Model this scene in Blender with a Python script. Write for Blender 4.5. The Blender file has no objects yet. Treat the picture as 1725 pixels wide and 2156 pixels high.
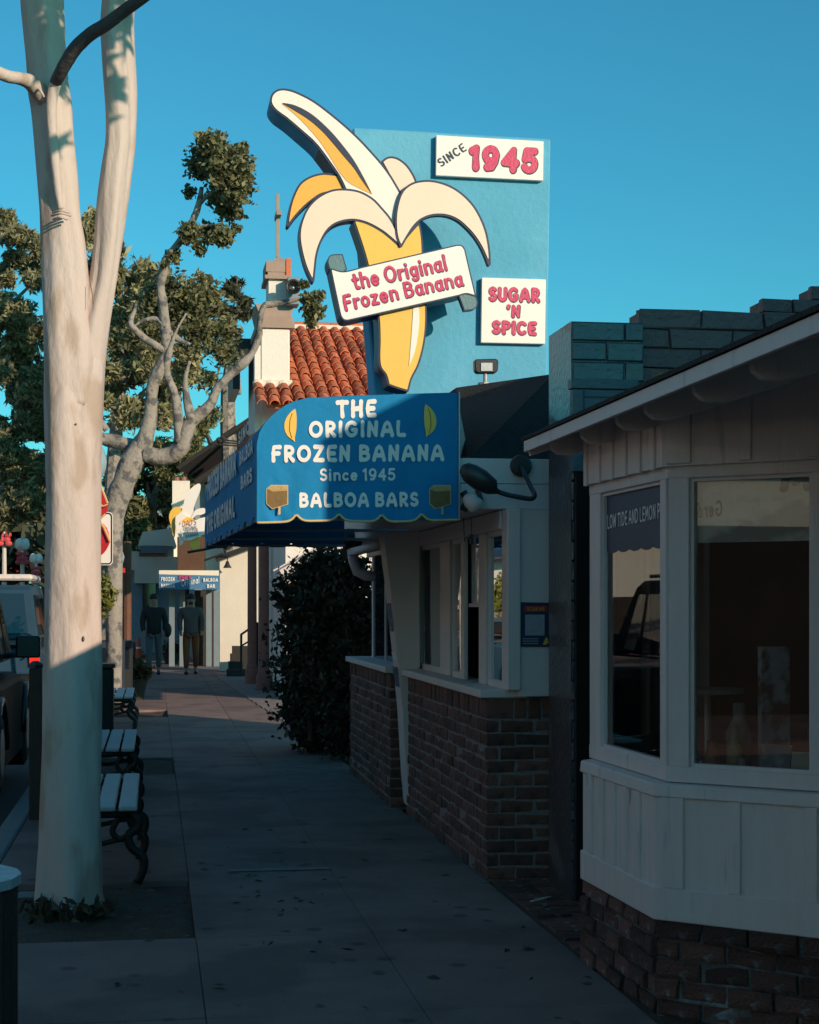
import bpy, math, random
import numpy as np
random.seed(7)
R = math.radians
scene = bpy.context.scene
C = scene.collection

# ---------------------------------------------------------------- camera, light, exposure
F = 3500.0; W = 1725.0; HZ = 1270.0; EYE = 1.6
cam = bpy.data.objects.new("camera", bpy.data.cameras.new("camera"))
C.objects.link(cam); scene.camera = cam
cam.location = (0, 0, EYE); cam.rotation_euler = (R(90), 0, 0)
cam.data.sensor_fit = 'HORIZONTAL'; cam.data.sensor_width = 36
cam.data.lens = F / W * 36
cam.data.shift_y = (HZ - 1078) / W
cam.data.clip_start = 0.1; cam.data.clip_end = 3000
scene.render.resolution_x = 819; scene.render.resolution_y = 1024

SUN_AZ = 44.0; SUN_EL = 16.0      # right of straight behind the camera
sx = math.sin(R(SUN_AZ)) * math.cos(R(SUN_EL)); sy = -math.cos(R(SUN_AZ)) * math.cos(R(SUN_EL)); sz = math.sin(R(SUN_EL))
world = bpy.data.worlds.new("World"); scene.world = world; world.use_nodes = True
nt = world.node_tree; nt.nodes.clear()
sky = nt.nodes.new('ShaderNodeTexSky'); sky.sky_type = 'NISHITA'; sky.sun_disc = False
sky.sun_elevation = R(SUN_EL); sky.sun_rotation = math.atan2(sx, sy)
sky.air_density = 1.0; sky.dust_density = 0.6; sky.ozone_density = 1.0
tint = nt.nodes.new('ShaderNodeMix'); tint.data_type = 'RGBA'; tint.blend_type = 'MULTIPLY'
tint.inputs[0].default_value = 1.0; tint.inputs[7].default_value = (0.21, 0.90, 1.06, 1)
bg = nt.nodes.new('ShaderNodeBackground'); bg.inputs[1].default_value = 0.128
wo = nt.nodes.new('ShaderNodeOutputWorld')
nt.links.new(sky.outputs[0], tint.inputs[6]); nt.links.new(tint.outputs[2], bg.inputs[0]); nt.links.new(bg.outputs[0], wo.inputs[0])
sun = bpy.data.objects.new("sun", bpy.data.lights.new("sun", 'SUN')); C.objects.link(sun)
sun.data.energy = 4.5; sun.data.angle = R(0.5); sun.data.color = (1.0, 0.79, 0.58)
from mathutils import Vector, Matrix
sun.rotation_euler = Vector((sx, sy, sz)).to_track_quat('Z', 'Y').to_euler()
scene.view_settings.view_transform = 'Standard'; scene.view_settings.look = 'None'
scene.view_settings.exposure = 0.0; scene.view_settings.gamma = 1.0
scene.view_settings.use_curve_mapping = False

# ---------------------------------------------------------------- street frame
# a = metres to the right across the street, b = metres along the street, z = up
TH = math.atan(0.154); ct, st_ = math.cos(TH), math.sin(TH)
def L(p): return (p[0]*ct - p[1]*st_, p[0]*st_ + p[1]*ct, p[2])
def H(px, py, a=None, b=None, Y=None, z=None):
    """where a line of sight meets a street-parallel wall (a), a cross wall (b), a distance (Y) or a level (z)"""
    dx = (px - W/2)/F; dz = -(py - HZ)/F
    if a is not None: Y = a/(dx*ct + st_)
    elif b is not None: Y = b/(ct - dx*st_)
    elif z is not None: Y = (z - EYE)/dz
    x = dx*Y
    return (x*ct + Y*st_, -x*st_ + Y*ct, EYE + dz*Y)

# ---------------------------------------------------------------- materials
MATS = {}
def mat(name, col, rough=0.8, var=0.12, vs=5.0, bump=0.15, bs=60.0, metal=0.0, col2=None, c2s=3.0, c2t=0.55,
        spots=0.0, rand=0.0, island=0.0, coat=0.0, spec=None, stretch=None, emis=None, transl=0.0):
    if name in MATS: return MATS[name]
    m = bpy.data.materials.new(name); m.use_nodes = True; n = m.node_tree.nodes; l = m.node_tree.links
    p = n['Principled BSDF']
    tc = n.new('ShaderNodeTexCoord'); src = tc.outputs['Object']
    if stretch:
        mp = n.new('ShaderNodeMapping'); mp.inputs['Scale'].default_value = stretch; l.new(src, mp.inputs[0]); src = mp.outputs[0]
    nz = n.new('ShaderNodeTexNoise'); nz.inputs['Scale'].default_value = vs; nz.inputs['Detail'].default_value = 8; nz.inputs['Roughness'].default_value = 0.65
    l.new(src, nz.inputs['Vector'])
    mx = n.new('ShaderNodeMix'); mx.data_type = 'RGBA'
    mx.inputs[6].default_value = tuple(max(0, c*(1-2*var)) for c in col)+(1,)
    mx.inputs[7].default_value = tuple(min(1, c*(1+2*var)) for c in col)+(1,)
    l.new(nz.outputs[0], mx.inputs[0]); out = mx.outputs[2]
    if col2:
        n2 = n.new('ShaderNodeTexNoise'); n2.inputs['Scale'].default_value = c2s; n2.inputs['Detail'].default_value = 7; l.new(src, n2.inputs['Vector'])
        rp = n.new('ShaderNodeMapRange'); rp.inputs[1].default_value = c2t-0.04; rp.inputs[2].default_value = c2t+0.06; l.new(n2.outputs[0], rp.inputs[0])
        m2 = n.new('ShaderNodeMix'); m2.data_type = 'RGBA'; m2.inputs[7].default_value = tuple(col2)+(1,)
        l.new(rp.outputs[0], m2.inputs[0]); l.new(out, m2.inputs[6]); out = m2.outputs[2]
    if spots:
        vo = n.new('ShaderNodeTexVoronoi'); vo.inputs['Scale'].default_value = spots; l.new(src, vo.inputs['Vector'])
        rp = n.new('ShaderNodeMapRange'); rp.inputs[1].default_value = 0.10; rp.inputs[2].default_value = 0.16; rp.inputs[3].default_value = 0.5; rp.inputs[4].default_value = 1.0; l.new(vo.outputs['Distance'], rp.inputs[0])
        v3 = n.new('ShaderNodeVectorMath'); v3.operation = 'SCALE'; l.new(out, v3.inputs[0]); l.new(rp.outputs[0], v3.inputs['Scale']); out = v3.outputs[0]
    for amt, kind in ((rand, 'o'), (island, 'i')):
        if amt:
            if kind == 'o': oi = n.new('ShaderNodeObjectInfo'); rs = oi.outputs['Random']
            else: oi = n.new('ShaderNodeNewGeometry'); rs = oi.outputs['Random Per Island']
            mr = n.new('ShaderNodeMapRange'); mr.inputs[3].default_value = 1-amt; mr.inputs[4].default_value = 1+amt; l.new(rs, mr.inputs[0])
            vm = n.new('ShaderNodeVectorMath'); vm.operation = 'SCALE'; l.new(out, vm.inputs[0]); l.new(mr.outputs[0], vm.inputs['Scale']); out = vm.outputs[0]
    l.new(out, p.inputs['Base Color'])
    p.inputs['Roughness'].default_value = rough; p.inputs['Metallic'].default_value = metal
    if coat: p.inputs['Coat Weight'].default_value = coat; p.inputs['Coat Roughness'].default_value = 0.08
    if spec is not None: p.inputs['Specular IOR Level'].default_value = spec
    if emis: p.inputs['Emission Color'].default_value = tuple(emis[:3])+(1,); p.inputs['Emission Strength'].default_value = emis[3]
    if bump:
        nb = n.new('ShaderNodeTexNoise'); nb.inputs['Scale'].default_value = bs; nb.inputs['Detail'].default_value = 6; l.new(src, nb.inputs['Vector'])
        bp = n.new('ShaderNodeBump'); bp.inputs['Strength'].default_value = bump; bp.inputs['Distance'].default_value = 0.02
        l.new(nb.outputs[0], bp.inputs['Height']); l.new(bp.outputs[0], p.inputs['Normal'])
    if transl:
        tr = n.new('ShaderNodeBsdfTranslucent'); l.new(out, tr.inputs[0]); ms = n.new('ShaderNodeMixShader'); ms.inputs[0].default_value = transl
        l.new(p.outputs[0], ms.inputs[1]); l.new(tr.outputs[0], ms.inputs[2]); l.new(ms.outputs[0], n['Material Output'].inputs[0])
    MATS[name] = m; return m
def glass(name, col=(0.9, 0.95, 0.95), ior=1.95):
    m = bpy.data.materials.new(name); m.use_nodes = True; n = m.node_tree.nodes; l = m.node_tree.links
    n.remove(n['Principled BSDF'])
    g = n.new('ShaderNodeBsdfGlossy'); g.inputs['Roughness'].default_value = 0.01
    t = n.new('ShaderNodeBsdfTransparent'); t.inputs[0].default_value = tuple(col)+(1,)
    f = n.new('ShaderNodeFresnel'); f.inputs[0].default_value = ior
    x = n.new('ShaderNodeMixShader'); l.new(f.outputs[0], x.inputs[0]); l.new(t.outputs[0], x.inputs[1]); l.new(g.outputs[0], x.inputs[2])
    l.new(x.outputs[0], n['Material Output'].inputs[0]); MATS[name] = m; return m

# ---------------------------------------------------------------- mesh builder
def vsub(p, q): return (p[0]-q[0], p[1]-q[1], p[2]-q[2])
def vadd(p, q): return (p[0]+q[0], p[1]+q[1], p[2]+q[2])
def vmul(p, s): return (p[0]*s, p[1]*s, p[2]*s)
def vlerp(p, q, t): return tuple(p[i]+(q[i]-p[i])*t for i in range(3))
class MB:
    def __init__(s): s.v = []; s.f = []
    def add(s, vs, fs):
        o = len(s.v); s.v += [tuple(p) for p in vs]; s.f += [tuple(i+o for i in q) for q in fs]; return s
    def box(s, a0, a1, b0, b1, z0, z1):
        return s.add([(a0,b0,z0),(a1,b0,z0),(a1,b1,z0),(a0,b1,z0),(a0,b0,z1),(a1,b0,z1),(a1,b1,z1),(a0,b1,z1)],
                     [(0,3,2,1),(4,5,6,7),(0,1,5,4),(1,2,6,5),(2,3,7,6),(3,0,4,7)])
    def beam(s, p, q, w, h, up=(0,0,1)):
        P, Q = Vector(p), Vector(q); d = (Q-P).normalized(); u = Vector(up)
        if abs(d.dot(u)) > 0.98: u = Vector((1,0,0))
        r = d.cross(u).normalized()*w/2; u = r.cross(d).normalized()*h/2
        vs = [X+sr*r+su*u for X in (P, Q) for sr, su in ((-1,-1),(1,-1),(1,1),(-1,1))]
        return s.add(vs, [(3,2,1,0),(4,5,6,7),(0,1,5,4),(1,2,6,5),(2,3,7,6),(3,0,4,7)])
    def prism(s, pts, off):
        n = len(pts)
        return s.add(list(pts)+[vadd(p, off) for p in pts], [tuple(range(n)), tuple(range(2*n-1, n-1, -1))]+[(i, i+n, (i+1) % n+n, (i+1) % n) for i in range(n)])
    def poly(s, pts): return s.add(pts, [tuple(range(len(pts)))])
    def tube(s, path, rad, n=10, cap=True, jit=0.0):
        P = [Vector(p) for p in path]; m = len(P)
        if not hasattr(rad, '__len__'): rad = [rad]*m
        vs = []; fs = []; ref = None
        for i in range(m):
            d = (P[min(i+1, m-1)]-P[max(i-1, 0)]).normalized()
            if ref is None:
                ref = Vector((1,0,0)) if abs(d.x) < 0.8 else Vector((0,1,0))
            e1 = (ref - d*ref.dot(d)).normalized(); e2 = d.cross(e1); ref = e1
            for k in range(n):
                an = 2*math.pi*k/n; rr = rad[i]*(1+random.uniform(-jit, jit))
                vs.append(P[i]+e1*math.cos(an)*rr+e2*math.sin(an)*rr)
        for i in range(m-1):
            for k in range(n): fs.append((i*n+k, i*n+(k+1) % n, (i+1)*n+(k+1) % n, (i+1)*n+k))
        if cap: fs.append(tuple(range(n-1, -1, -1))); fs.append(tuple((m-1)*n+k for k in range(n)))
        return s.add(vs, fs)
    def lathe(s, c, prof, n=16, axis='z'):
        vs = []; fs = []; m = len(prof)
        for (r, h) in prof:
            for k in range(n):
                an = 2*math.pi*k/n; x, y = math.cos(an)*r, math.sin(an)*r
                if axis == 'z': vs.append((c[0]+x, c[1]+y, c[2]+h))
                elif axis == 'b': vs.append((c[0]+x, c[1]+h, c[2]+y))
                else: vs.append((c[0]+h, c[1]+x, c[2]+y))
        for i in range(m-1):
            for k in range(n): fs.append((i*n+k, i*n+(k+1) % n, (i+1)*n+(k+1) % n, (i+1)*n+k))
        fs.append(tuple(range(n-1, -1, -1))); fs.append(tuple((m-1)*n+k for k in range(n)))
        return s.add(vs, fs)
    def blob(s, c, r, n=8, m=6):
        prof = [(max(0.001, math.sin(math.pi*i/m)), -math.cos(math.pi*i/m)) for i in range(m+1)]
        o = len(s.v); s.lathe((0,0,0), prof, n)
        for i in range(o, len(s.v)):
            x, y, z = s.v[i]; s.v[i] = (c[0]+x*r[0], c[1]+y*r[1], c[2]+z*r[2])
        return s
def mkmesh(name, mb, base=(0,0,0)):
    me = bpy.data.meshes.new(name); me.from_pydata([vsub(p, base) for p in mb.v], [], mb.f); me.update(); return me
def link(o, parent=None):
    C.objects.link(o)
    if parent: o.parent = parent
    return o
def setp(o, label=None, cat=None, group=None, kind=None):
    if label: o['label'] = label
    if cat: o['category'] = cat
    if group: o['group'] = group
    if kind: o['kind'] = kind
    return o
def finish(o, m, smooth=False, bevel=0.0):
    o.data.materials.append(m)
    if smooth: 
        for p in o.data.polygons: p.use_smooth = True
    if bevel:
        md = o.modifiers.new('bevel', 'BEVEL'); md.width = bevel; md.segments = 1; md.limit_method = 'ANGLE'
    return o
class Thing:
    def __init__(s, name, label, cat, base=(0,0,0), group=None, kind=None):
        s.base = base; s.root = bpy.data.objects.new(name, None); link(s.root)
        s.root.location = L(base); s.root.rotation_euler = (0, 0, TH); s.root.empty_display_size = 0.2
        setp(s.root, label, cat, group, kind)
    def part(s, name, mb, m, parent=None, smooth=False, bevel=0.0, label=None, kind=None):
        o = bpy.data.objects.new(name, mkmesh(name, mb, s.base)); link(o, parent or s.root)
        finish(o, m, smooth, bevel); return setp(o, label=label, kind=kind)
    def inst(s, name, me, loc, rot=0.0, scale=(1,1,1), parent=None, rx=0.0):
        o = bpy.data.objects.new(name, me); link(o, parent or s.root)
        o.location = vsub(loc, s.base); o.rotation_euler = (rx, 0, rot); o.scale = scale; return o
def solo(name, mb, m, label, cat, base=(0,0,0), group=None, kind=None, smooth=False, bevel=0.0):
    o = bpy.data.objects.new(name, mkmesh(name, mb, base)); link(o)
    o.location = L(base); o.rotation_euler = (0, 0, TH); finish(o, m, smooth, bevel)
    return setp(o, label, cat, group, kind)
def struct(name, mb, m, smooth=False, parent=None):
    o = bpy.data.objects.new(name, mkmesh(name, mb)); link(o, parent)
    if not parent: o.rotation_euler = (0, 0, TH); o['kind'] = 'structure'
    finish(o, m, smooth); return o
def copy_tree(o, parent=None):
    c = o.copy(); C.objects.link(c); c.parent = parent
    for ch in [k for k in bpy.data.objects if k.parent == o]: copy_tree(ch, c)
    return c

def spline(pts, k=6, closed=False):
    P = [np.array(p, float) for p in pts]; n = len(P); out = []
    rng = range(n if closed else n-1)
    for i in rng:
        if closed: p0, p1, p2, p3 = P[i-1], P[i], P[(i+1) % n], P[(i+2) % n]
        else: p0, p1, p2, p3 = P[max(i-1, 0)], P[i], P[i+1], P[min(i+2, n-1)]
        for j in range(k):
            t = j/k
            out.append(0.5*((2*p1)+(-p0+p2)*t+(2*p0-5*p1+4*p2-p3)*t*t+(-p0+3*p1-3*p2+p3)*t**3))
    if not closed: out.append(P[-1])
    return [tuple(q) for q in out]

# ---------------------------------------------------------------- hand-cut lettering
def arc(cx, cy, rx, ry, a0, a1, n=12):
    return [(cx+rx*math.cos(R(a0+(a1-a0)*i/n)), cy+ry*math.sin(R(a0+(a1-a0)*i/n))) for i in range(n+1)]
GL = {
'A': (.72, [[(.02,0),(.12,.5),(.22,.86),(.36,1),(.50,.86),(.60,.5),(.70,0)], [(.13,.33),(.59,.33)]]),
'B': (.60, [[(.07,0),(.04,.5),(.07,1)], [(.07,1)]+arc(.26,.77,.26,.23,90,-90)+[(.06,.54)], [(.06,.54)]+arc(.30,.27,.28,.27,90,-90)+[(.07,0)]]),
'C': (.64, [arc(.36,.5,.34,.5,48,312,20)]),
'D': (.66, [[(.07,0),(.04,.5),(.07,1)], [(.07,1)]+arc(.22,.5,.42,.5,90,-90)+[(.07,0)]]),
'E': (.50, [[(.50,1),(.12,.99),(.05,.75),(.04,.5),(.05,.25),(.12,.01),(.50,0)], [(.05,.5),(.42,.5)]]),
'F': (.50, [[(.50,1),(.10,1),(.05,.6),(.07,0)], [(.05,.52),(.42,.53)]]),
'G': (.72, [arc(.37,.5,.35,.5,48,310,18)+[(.66,.24),(.68,.44),(.44,.44)]]),
'H': (.60, [[(.05,0),(.03,.5),(.05,1)], [(.57,0),(.55,.5),(.57,1)], [(.04,.47),(.55,.53)]]),
'I': (.10, [[(.06,0),(.04,.5),(.06,1)]]),
'K': (.56, [[(.05,0),(.05,1)], [(.52,1),(.08,.48),(.54,0)]]),
'L': (.46, [[(.06,1),(.03,.5),(.06,.06),(.12,0),(.46,0)]]),
'M': (.78, [[(.02,0),(.12,1),(.39,.3),(.66,1),(.76,0)]]),
'N': (.60, [[(.05,0),(.07,1),(.53,0),(.55,1)]]),
'O': (.74, [arc(.37,.5,.36,.5,0,360,28)]),
'P': (.54, [[(.08,0),(.04,.5),(.06,1)], [(.06,1)]+arc(.26,.73,.26,.27,90,-90)+[(.05,.46)]]),
'R': (.56, [[(.08,0),(.04,.5),(.06,1)], [(.06,1)]+arc(.26,.73,.25,.27,90,-90)+[(.05,.46)], [(.24,.46),(.38,.2),(.54,0)]]),
'S': (.52, [arc(.27,.75,.23,.25,35,268,12)+arc(.26,.25,.25,.25,90,-145,14)]),
'T': (.60, [[(0,.97),(.3,1),(.60,.97)], [(.3,1),(.28,.5),(.32,0)]]),
'U': (.62, [[(.05,1),(.04,.35)]+arc(.31,.3,.27,.3,180,360)+[(.57,1)]]),
'V': (.58, [[(.02,1),(.29,0),(.56,1)]]),
'W': (.82, [[(.02,1),(.2,0),(.41,.85),(.62,0),(.80,1)]]),
'Y': (.56, [[(.02,1),(.28,.5),(.54,1)], [(.28,.5),(.28,0)]]),
'Z': (.56, [[(.03,1),(.54,1),(.02,0),(.56,0)]]),
'1': (.24, [[(.0,.84),(.18,1),(.17,.5),(.2,0)]]),
'9': (.54, [arc(.27,.68,.25,.32,0,360,20), [(.52,.68),(.50,.35),(.36,.04),(.14,.04)]]),
'4': (.58, [[(.46,0),(.42,.5),(.44,1),(.02,.32),(.58,.32)]]),
'5': (.54, [[(.50,1),(.12,1),(.06,.56)]+arc(.27,.31,.26,.31,105,-150,14)]),
't': (.34, [[(.15,.95),(.13,.3),(.18,.03),(.34,.03)], [(0,.64),(.34,.64)]]),
'h': (.52, [[(.06,0),(.04,.5),(.05,1)], [(.05,.4)]+arc(.27,.4,.22,.24,165,0)+[(.50,0)]]),
'e': (.50, [[(.06,.32),(.46,.32)]+arc(.26,.31,.22,.31,15,315,14)]),
'r': (.34, [[(.05,0),(.05,.62)], [(.05,.36),(.18,.6),(.34,.6)]]),
'i': (.10, [[(.05,0),(.04,.62)], [(.05,.92),(.05,.94)]]),
'g': (.50, [arc(.24,.34,.2,.28,0,360,18), [(.46,.62),(.46,-.08)]+arc(.26,-.1,.2,.18,0,-150)]),
'n': (.52, [[(.06,0),(.05,.62)], [(.05,.38)]+arc(.27,.38,.22,.25,165,0)+[(.50,0)]]),
'a': (.50, [arc(.24,.3,.2,.31,0,360,18), [(.45,.62),(.44,.2),(.50,0)]]),
'l': (.10, [[(.06,0),(.04,.5),(.05,1)]]),
'o': (.50, [arc(.25,.31,.23,.31,0,360,20)]),
'z': (.42, [[(.03,.62),(.4,.62),(.02,0),(.42,0)]]),
'c': (.44, [arc(.25,.31,.23,.31,50,310,14)]),
'd': (.50, [arc(.24,.3,.2,.31,0,360,18), [(.45,1),(.44,.2),(.48,0)]]),
"'": (.10, [[(.07,1),(.02,.80)]]),
}
_gc = {}
def glyph(ch, r, grid, grow):
    key = (ch, r, grid, grow)
    if key in _gc: return _gc[key]
    w, strokes = GL[ch]; seg = []
    for s in strokes:
        pts = [np.array((x+r, y*(1-2*r)+r)) for x, y in s]
        L_ = [0]
        for i in range(len(pts)-1): L_.append(L_[-1]+np.linalg.norm(pts[i+1]-pts[i]))
        T_ = max(L_[-1], 1e-6)
        for i in range(len(pts)-1):
            def rr(u):
                e = abs(2*u-1)**2 if len(s) < 8 else 0.4
                return r*(0.88+0.22*e)+grow
            seg.append((pts[i], pts[i+1], rr(L_[i]/T_), rr(L_[i+1]/T_)))
    m = r+grow+grid*2
    nx = int((w+2*r+2*m)/grid)+1; ny = int((1.35+2*m)/grid)+1
    X, Y = np.meshgrid(-m+np.arange(nx+1)*grid, -0.35-m+np.arange(ny+1)*grid, indexing='ij')
    D = np.full(X.shape, 9.0)
    for p, q, r0, r1 in seg:
        d = q-p; l2 = max(d.dot(d), 1e-9)
        t = np.clip(((X-p[0])*d[0]+(Y-p[1])*d[1])/l2, 0, 1)
        D = np.minimum(D, np.hypot(X-p[0]-t*d[0], Y-p[1]-t*d[1])-(r0+(r1-r0)*t))
    vs = []; fs = []; vid = {}
    def vert(k, p):
        if k not in vid: vid[k] = len(vs); vs.append((float(p[0]), float(p[1])))
        return vid[k]
    ins = D < 0
    act = ins[:-1,:-1] | ins[1:,:-1] | ins[:-1,1:] | ins[1:,1:]
    for i, j in zip(*np.nonzero(act)):
        cs = [(i,j),(i+1,j),(i+1,j+1),(i,j+1)]; f = []
        for k in range(4):
            c0, c1 = cs[k], cs[(k+1) % 4]
            if ins[c0]: f.append(vert(c0, (X[c0], Y[c0])))
            if ins[c0] != ins[c1]:
                t = D[c0]/(D[c0]-D[c1]); key2 = (min(c0,c1), max(c0,c1), 'e')
                f.append(vert(key2, (X[c0]+(X[c1]-X[c0])*t, Y[c0]+(Y[c1]-Y[c0])*t)))
        if len(f) >= 3: fs.append(tuple(f))
    _gc[key] = (w+2*r, vs, fs); return _gc[key]
def text2d(s, r=0.1, grid=0.04, grow=0.0, gap=0.1, space=0.34):
    x = 0; vs = []; fs = []
    for ch in s:
        if ch == ' ': x += space; continue
        w, gv, gf = glyph(ch, r, grid, grow); o = len(vs)
        vs += [(px+x, py) for px, py in gv]; fs += [tuple(i+o for i in q) for q in gf]; x += w+gap
    return vs, fs, x-gap
def text_on(mb, s, p0, p1, up, off=(0,0,0), mirror=False, **kw):
    """letters from p0 to p1 along the baseline, 'up' is the vector of one cap height"""
    vs, fs, wd = text2d(s, **kw)
    if mirror: p0, p1 = p1, p0
    ex = vsub(p1, p0)
    out = [vadd(vadd(vadd(p0, vmul(ex, x/wd)), vmul(up, y)), off) for x, y in vs]
    mb.add(out, fs); return mb

# ---------------------------------------------------------------- foliage
def leaf_mb(n, blobs, size, seed=1, shell=0.45, flat=0.0, aspect=1.6):
    rg = np.random.default_rng(seed)
    bl = np.array(blobs, float)
    wv = (bl[:,3]*bl[:,4]*bl[:,5])**0.8; k = rg.choice(len(bl), n, p=wv/wv.sum())
    d = rg.normal(size=(n,3)); d /= np.linalg.norm(d, axis=1)[:,None]
    rr = np.where(rg.random(n) < (.55 if shell < .55 else .35), rg.random(n)**.45, np.minimum(np.abs(rg.normal(size=n))*.8, 1.3))
    # lumpy surface
    lump = 1+0.25*np.sin(d[:,0]*5+k)*np.sin(d[:,1]*6+2*k)+0.2*np.sin(d[:,2]*9+k*1.7)
    c = bl[k,:3]+d*bl[k,3:6]*(rr*lump)[:,None]
    u = rg.normal(size=(n,3)); u[:,2] *= (1-flat); u /= np.linalg.norm(u, axis=1)[:,None]
    v = np.cross(u, rg.normal(size=(n,3))); v /= np.linalg.norm(v, axis=1)[:,None]
    s = size*(0.6+0.8*rg.random(n))[:,None]
    u = u*s*aspect*0.5; v = v*s*0.5
    V = np.stack([c-u, c+v*0.8, c+u, c-v*0.8], axis=1).reshape(-1,3)
    mb = MB(); mb.v = [tuple(p) for p in V.tolist()]; mb.f = [(4*i,4*i+1,4*i+2,4*i+3) for i in range(n)]
    return mb

# ================================================================ MATERIALS
m_conc = mat('concrete', (0.215,0.138,0.122), 0.85, 0.22, 3.0, 0.4, 110, col2=(0.150,0.092,0.082), c2s=1.1, c2t=.52, rand=0.09, spots=3.2)
m_dark = mat('dark_base', (0.03,0.028,0.026), 0.95, 0.2)
m_asph = mat('asphalt', (0.055,0.055,0.06), 0.9, 0.2, 8, 0.4, 150)
m_kerb = mat('kerb_concrete', (0.2,0.2,0.2), 0.85, 0.15, 6, 0.3, 60)
m_soil = mat('soil', (0.085,0.045,0.03), 0.98, 0.3, 9, 0.9, 40, col2=(0.08,0.06,0.045), c2s=9)
m_land = mat('land', (0.09,0.10,0.05), 0.95, 0.3, 0.5, 0.3, 4)
m_brick = mat('brick', (0.175,0.068,0.048), 0.85, 0.22, 30, 0.6, 120, rand=0.4, col2=(0.09,0.04,0.035), c2s=14, c2t=0.6)
m_brick_old = mat('worn_brick', (0.13,0.055,0.042), 0.9, 0.3, 22, 0.9, 70, rand=0.45, col2=(0.22,0.20,0.19), c2s=12, c2t=0.68)
m_mortar = mat('mortar', (0.28,0.22,0.205), 0.95, 0.3, 18, 0.9, 90)
m_white = mat('white_paint', (0.72,0.59,0.555), 0.55, 0.05, 3, 0.12, 40, col2=(0.5,0.53,0.55), c2s=6, c2t=0.68)
m_whiteb = mat('white_board', (0.72,0.59,0.555), 0.5, 0.06, 2.5, 0.2, 30, stretch=(6,6,0.8), col2=(0.52,0.46,0.45), c2s=3, c2t=0.66)
m_stucco = mat('white_stucco', (0.78,0.72,0.66), 0.9, 0.05, 2, 0.4, 60)
m_cream = mat('cream_stucco', (0.75,0.66,0.56), 0.9, 0.06, 2, 0.3, 50)
m_bluewall = mat('sky_blue_stucco', (0.10,0.38,0.56), 0.85, 0.08, 2.0, 0.3, 25, col2=(0.13,0.42,0.60), c2s=1.2, c2t=0.6)
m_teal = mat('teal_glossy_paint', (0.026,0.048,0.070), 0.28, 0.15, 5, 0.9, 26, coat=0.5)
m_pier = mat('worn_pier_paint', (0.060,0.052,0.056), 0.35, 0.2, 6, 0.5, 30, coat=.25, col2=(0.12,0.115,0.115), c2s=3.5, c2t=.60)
m_teal2 = mat('pale_teal_paint', (0.08,0.12,0.14), 0.5, 0.12, 5, 0.4, 30)
m_grey = mat('grey_block_paint', (0.165,0.115,0.11), 0.6, 0.12, 6, 0.9, 30, rand=0.08)
m_shingle = mat('dark_shingle', (0.03,0.025,0.024), 0.95, 0.3, 20, 0.8, 60)
m_shingle2 = mat('roof_felt', (0.05,0.05,0.055), 0.95, 0.25, 12, 0.8, 80)
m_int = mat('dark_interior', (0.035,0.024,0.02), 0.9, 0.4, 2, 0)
m_navy = mat('navy_canvas', (0.0,0.20,0.44), 0.85, 0.10, 6, 0.35, 12)
m_navyp = mat('navy_paint', (0.012,0.03,0.075), 0.5, 0.1)
m_gold = mat('gold_piping', (0.65,0.45,0.2), 0.7, 0.1)
m_print = mat('white_print', (0.82,0.78,0.74), 0.8, 0.03, 20, 0.1)
m_cream2 = mat('cream_sign_paint', (0.84,0.66,0.53), 0.45, 0.02, 3, 0.05)
m_fruit = mat('pale_cream_sign_paint', (0.86,0.78,0.72), 0.45, 0.02, 3, 0.05)
m_yellow = mat('yellow_sign_paint', (0.86,0.50,0.08), 0.45, 0.04, 3, 0.05)
m_orange = mat('orange_sign_paint', (0.88,0.42,0.06), 0.45, 0.03, 3, 0.05)
m_signw = mat('white_sign_panel', (0.85,0.80,0.76), 0.45, 0.02, 3, 0.05)
m_red = mat('raspberry_sign_paint', (0.60,0.022,0.11), 0.45, 0.03)
m_curl = mat('grey_teal_sign_paint', (0.10,0.20,0.22), 0.5, 0.05)
m_pink = mat('pink_sign_paint', (0.9,0.7,0.6), 0.5, 0.02)
m_black = mat('black_metal', (0.012,0.012,0.014), 0.35, 0.1, 10, 0.05)
m_bronze = mat('dark_bronze', (0.03,0.028,0.027), 0.4, 0.1, 10, 0.1)
m_grey_m = mat('grey_metal', (0.35,0.36,0.37), 0.4, 0.05, 10, 0.05, metal=0.6)
m_tile = mat('terracotta', (0.62,0.165,0.07), 0.8, 0.18, 12, 0.4, 60, rand=0.32, col2=(0.28,0.16,0.12), c2s=5, c2t=0.66)
m_taupe = mat('taupe_stone', (0.36,0.25,0.20), 0.85, 0.1, 6, 0.3, 50)
m_salmon = mat('salmon_stone', (0.30,0.135,0.11), 0.85, 0.12, 5, 0.4, 50)
m_glass = glass('window_glass'); m_glass2 = glass('thin_window_glass', ior=1.33)
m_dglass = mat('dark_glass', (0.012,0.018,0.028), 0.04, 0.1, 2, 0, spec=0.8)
m_paver = mat('pink_paver', (0.20,0.16,0.155), 0.85, 0.12, 5, 0.3, 60, rand=0.1)

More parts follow.
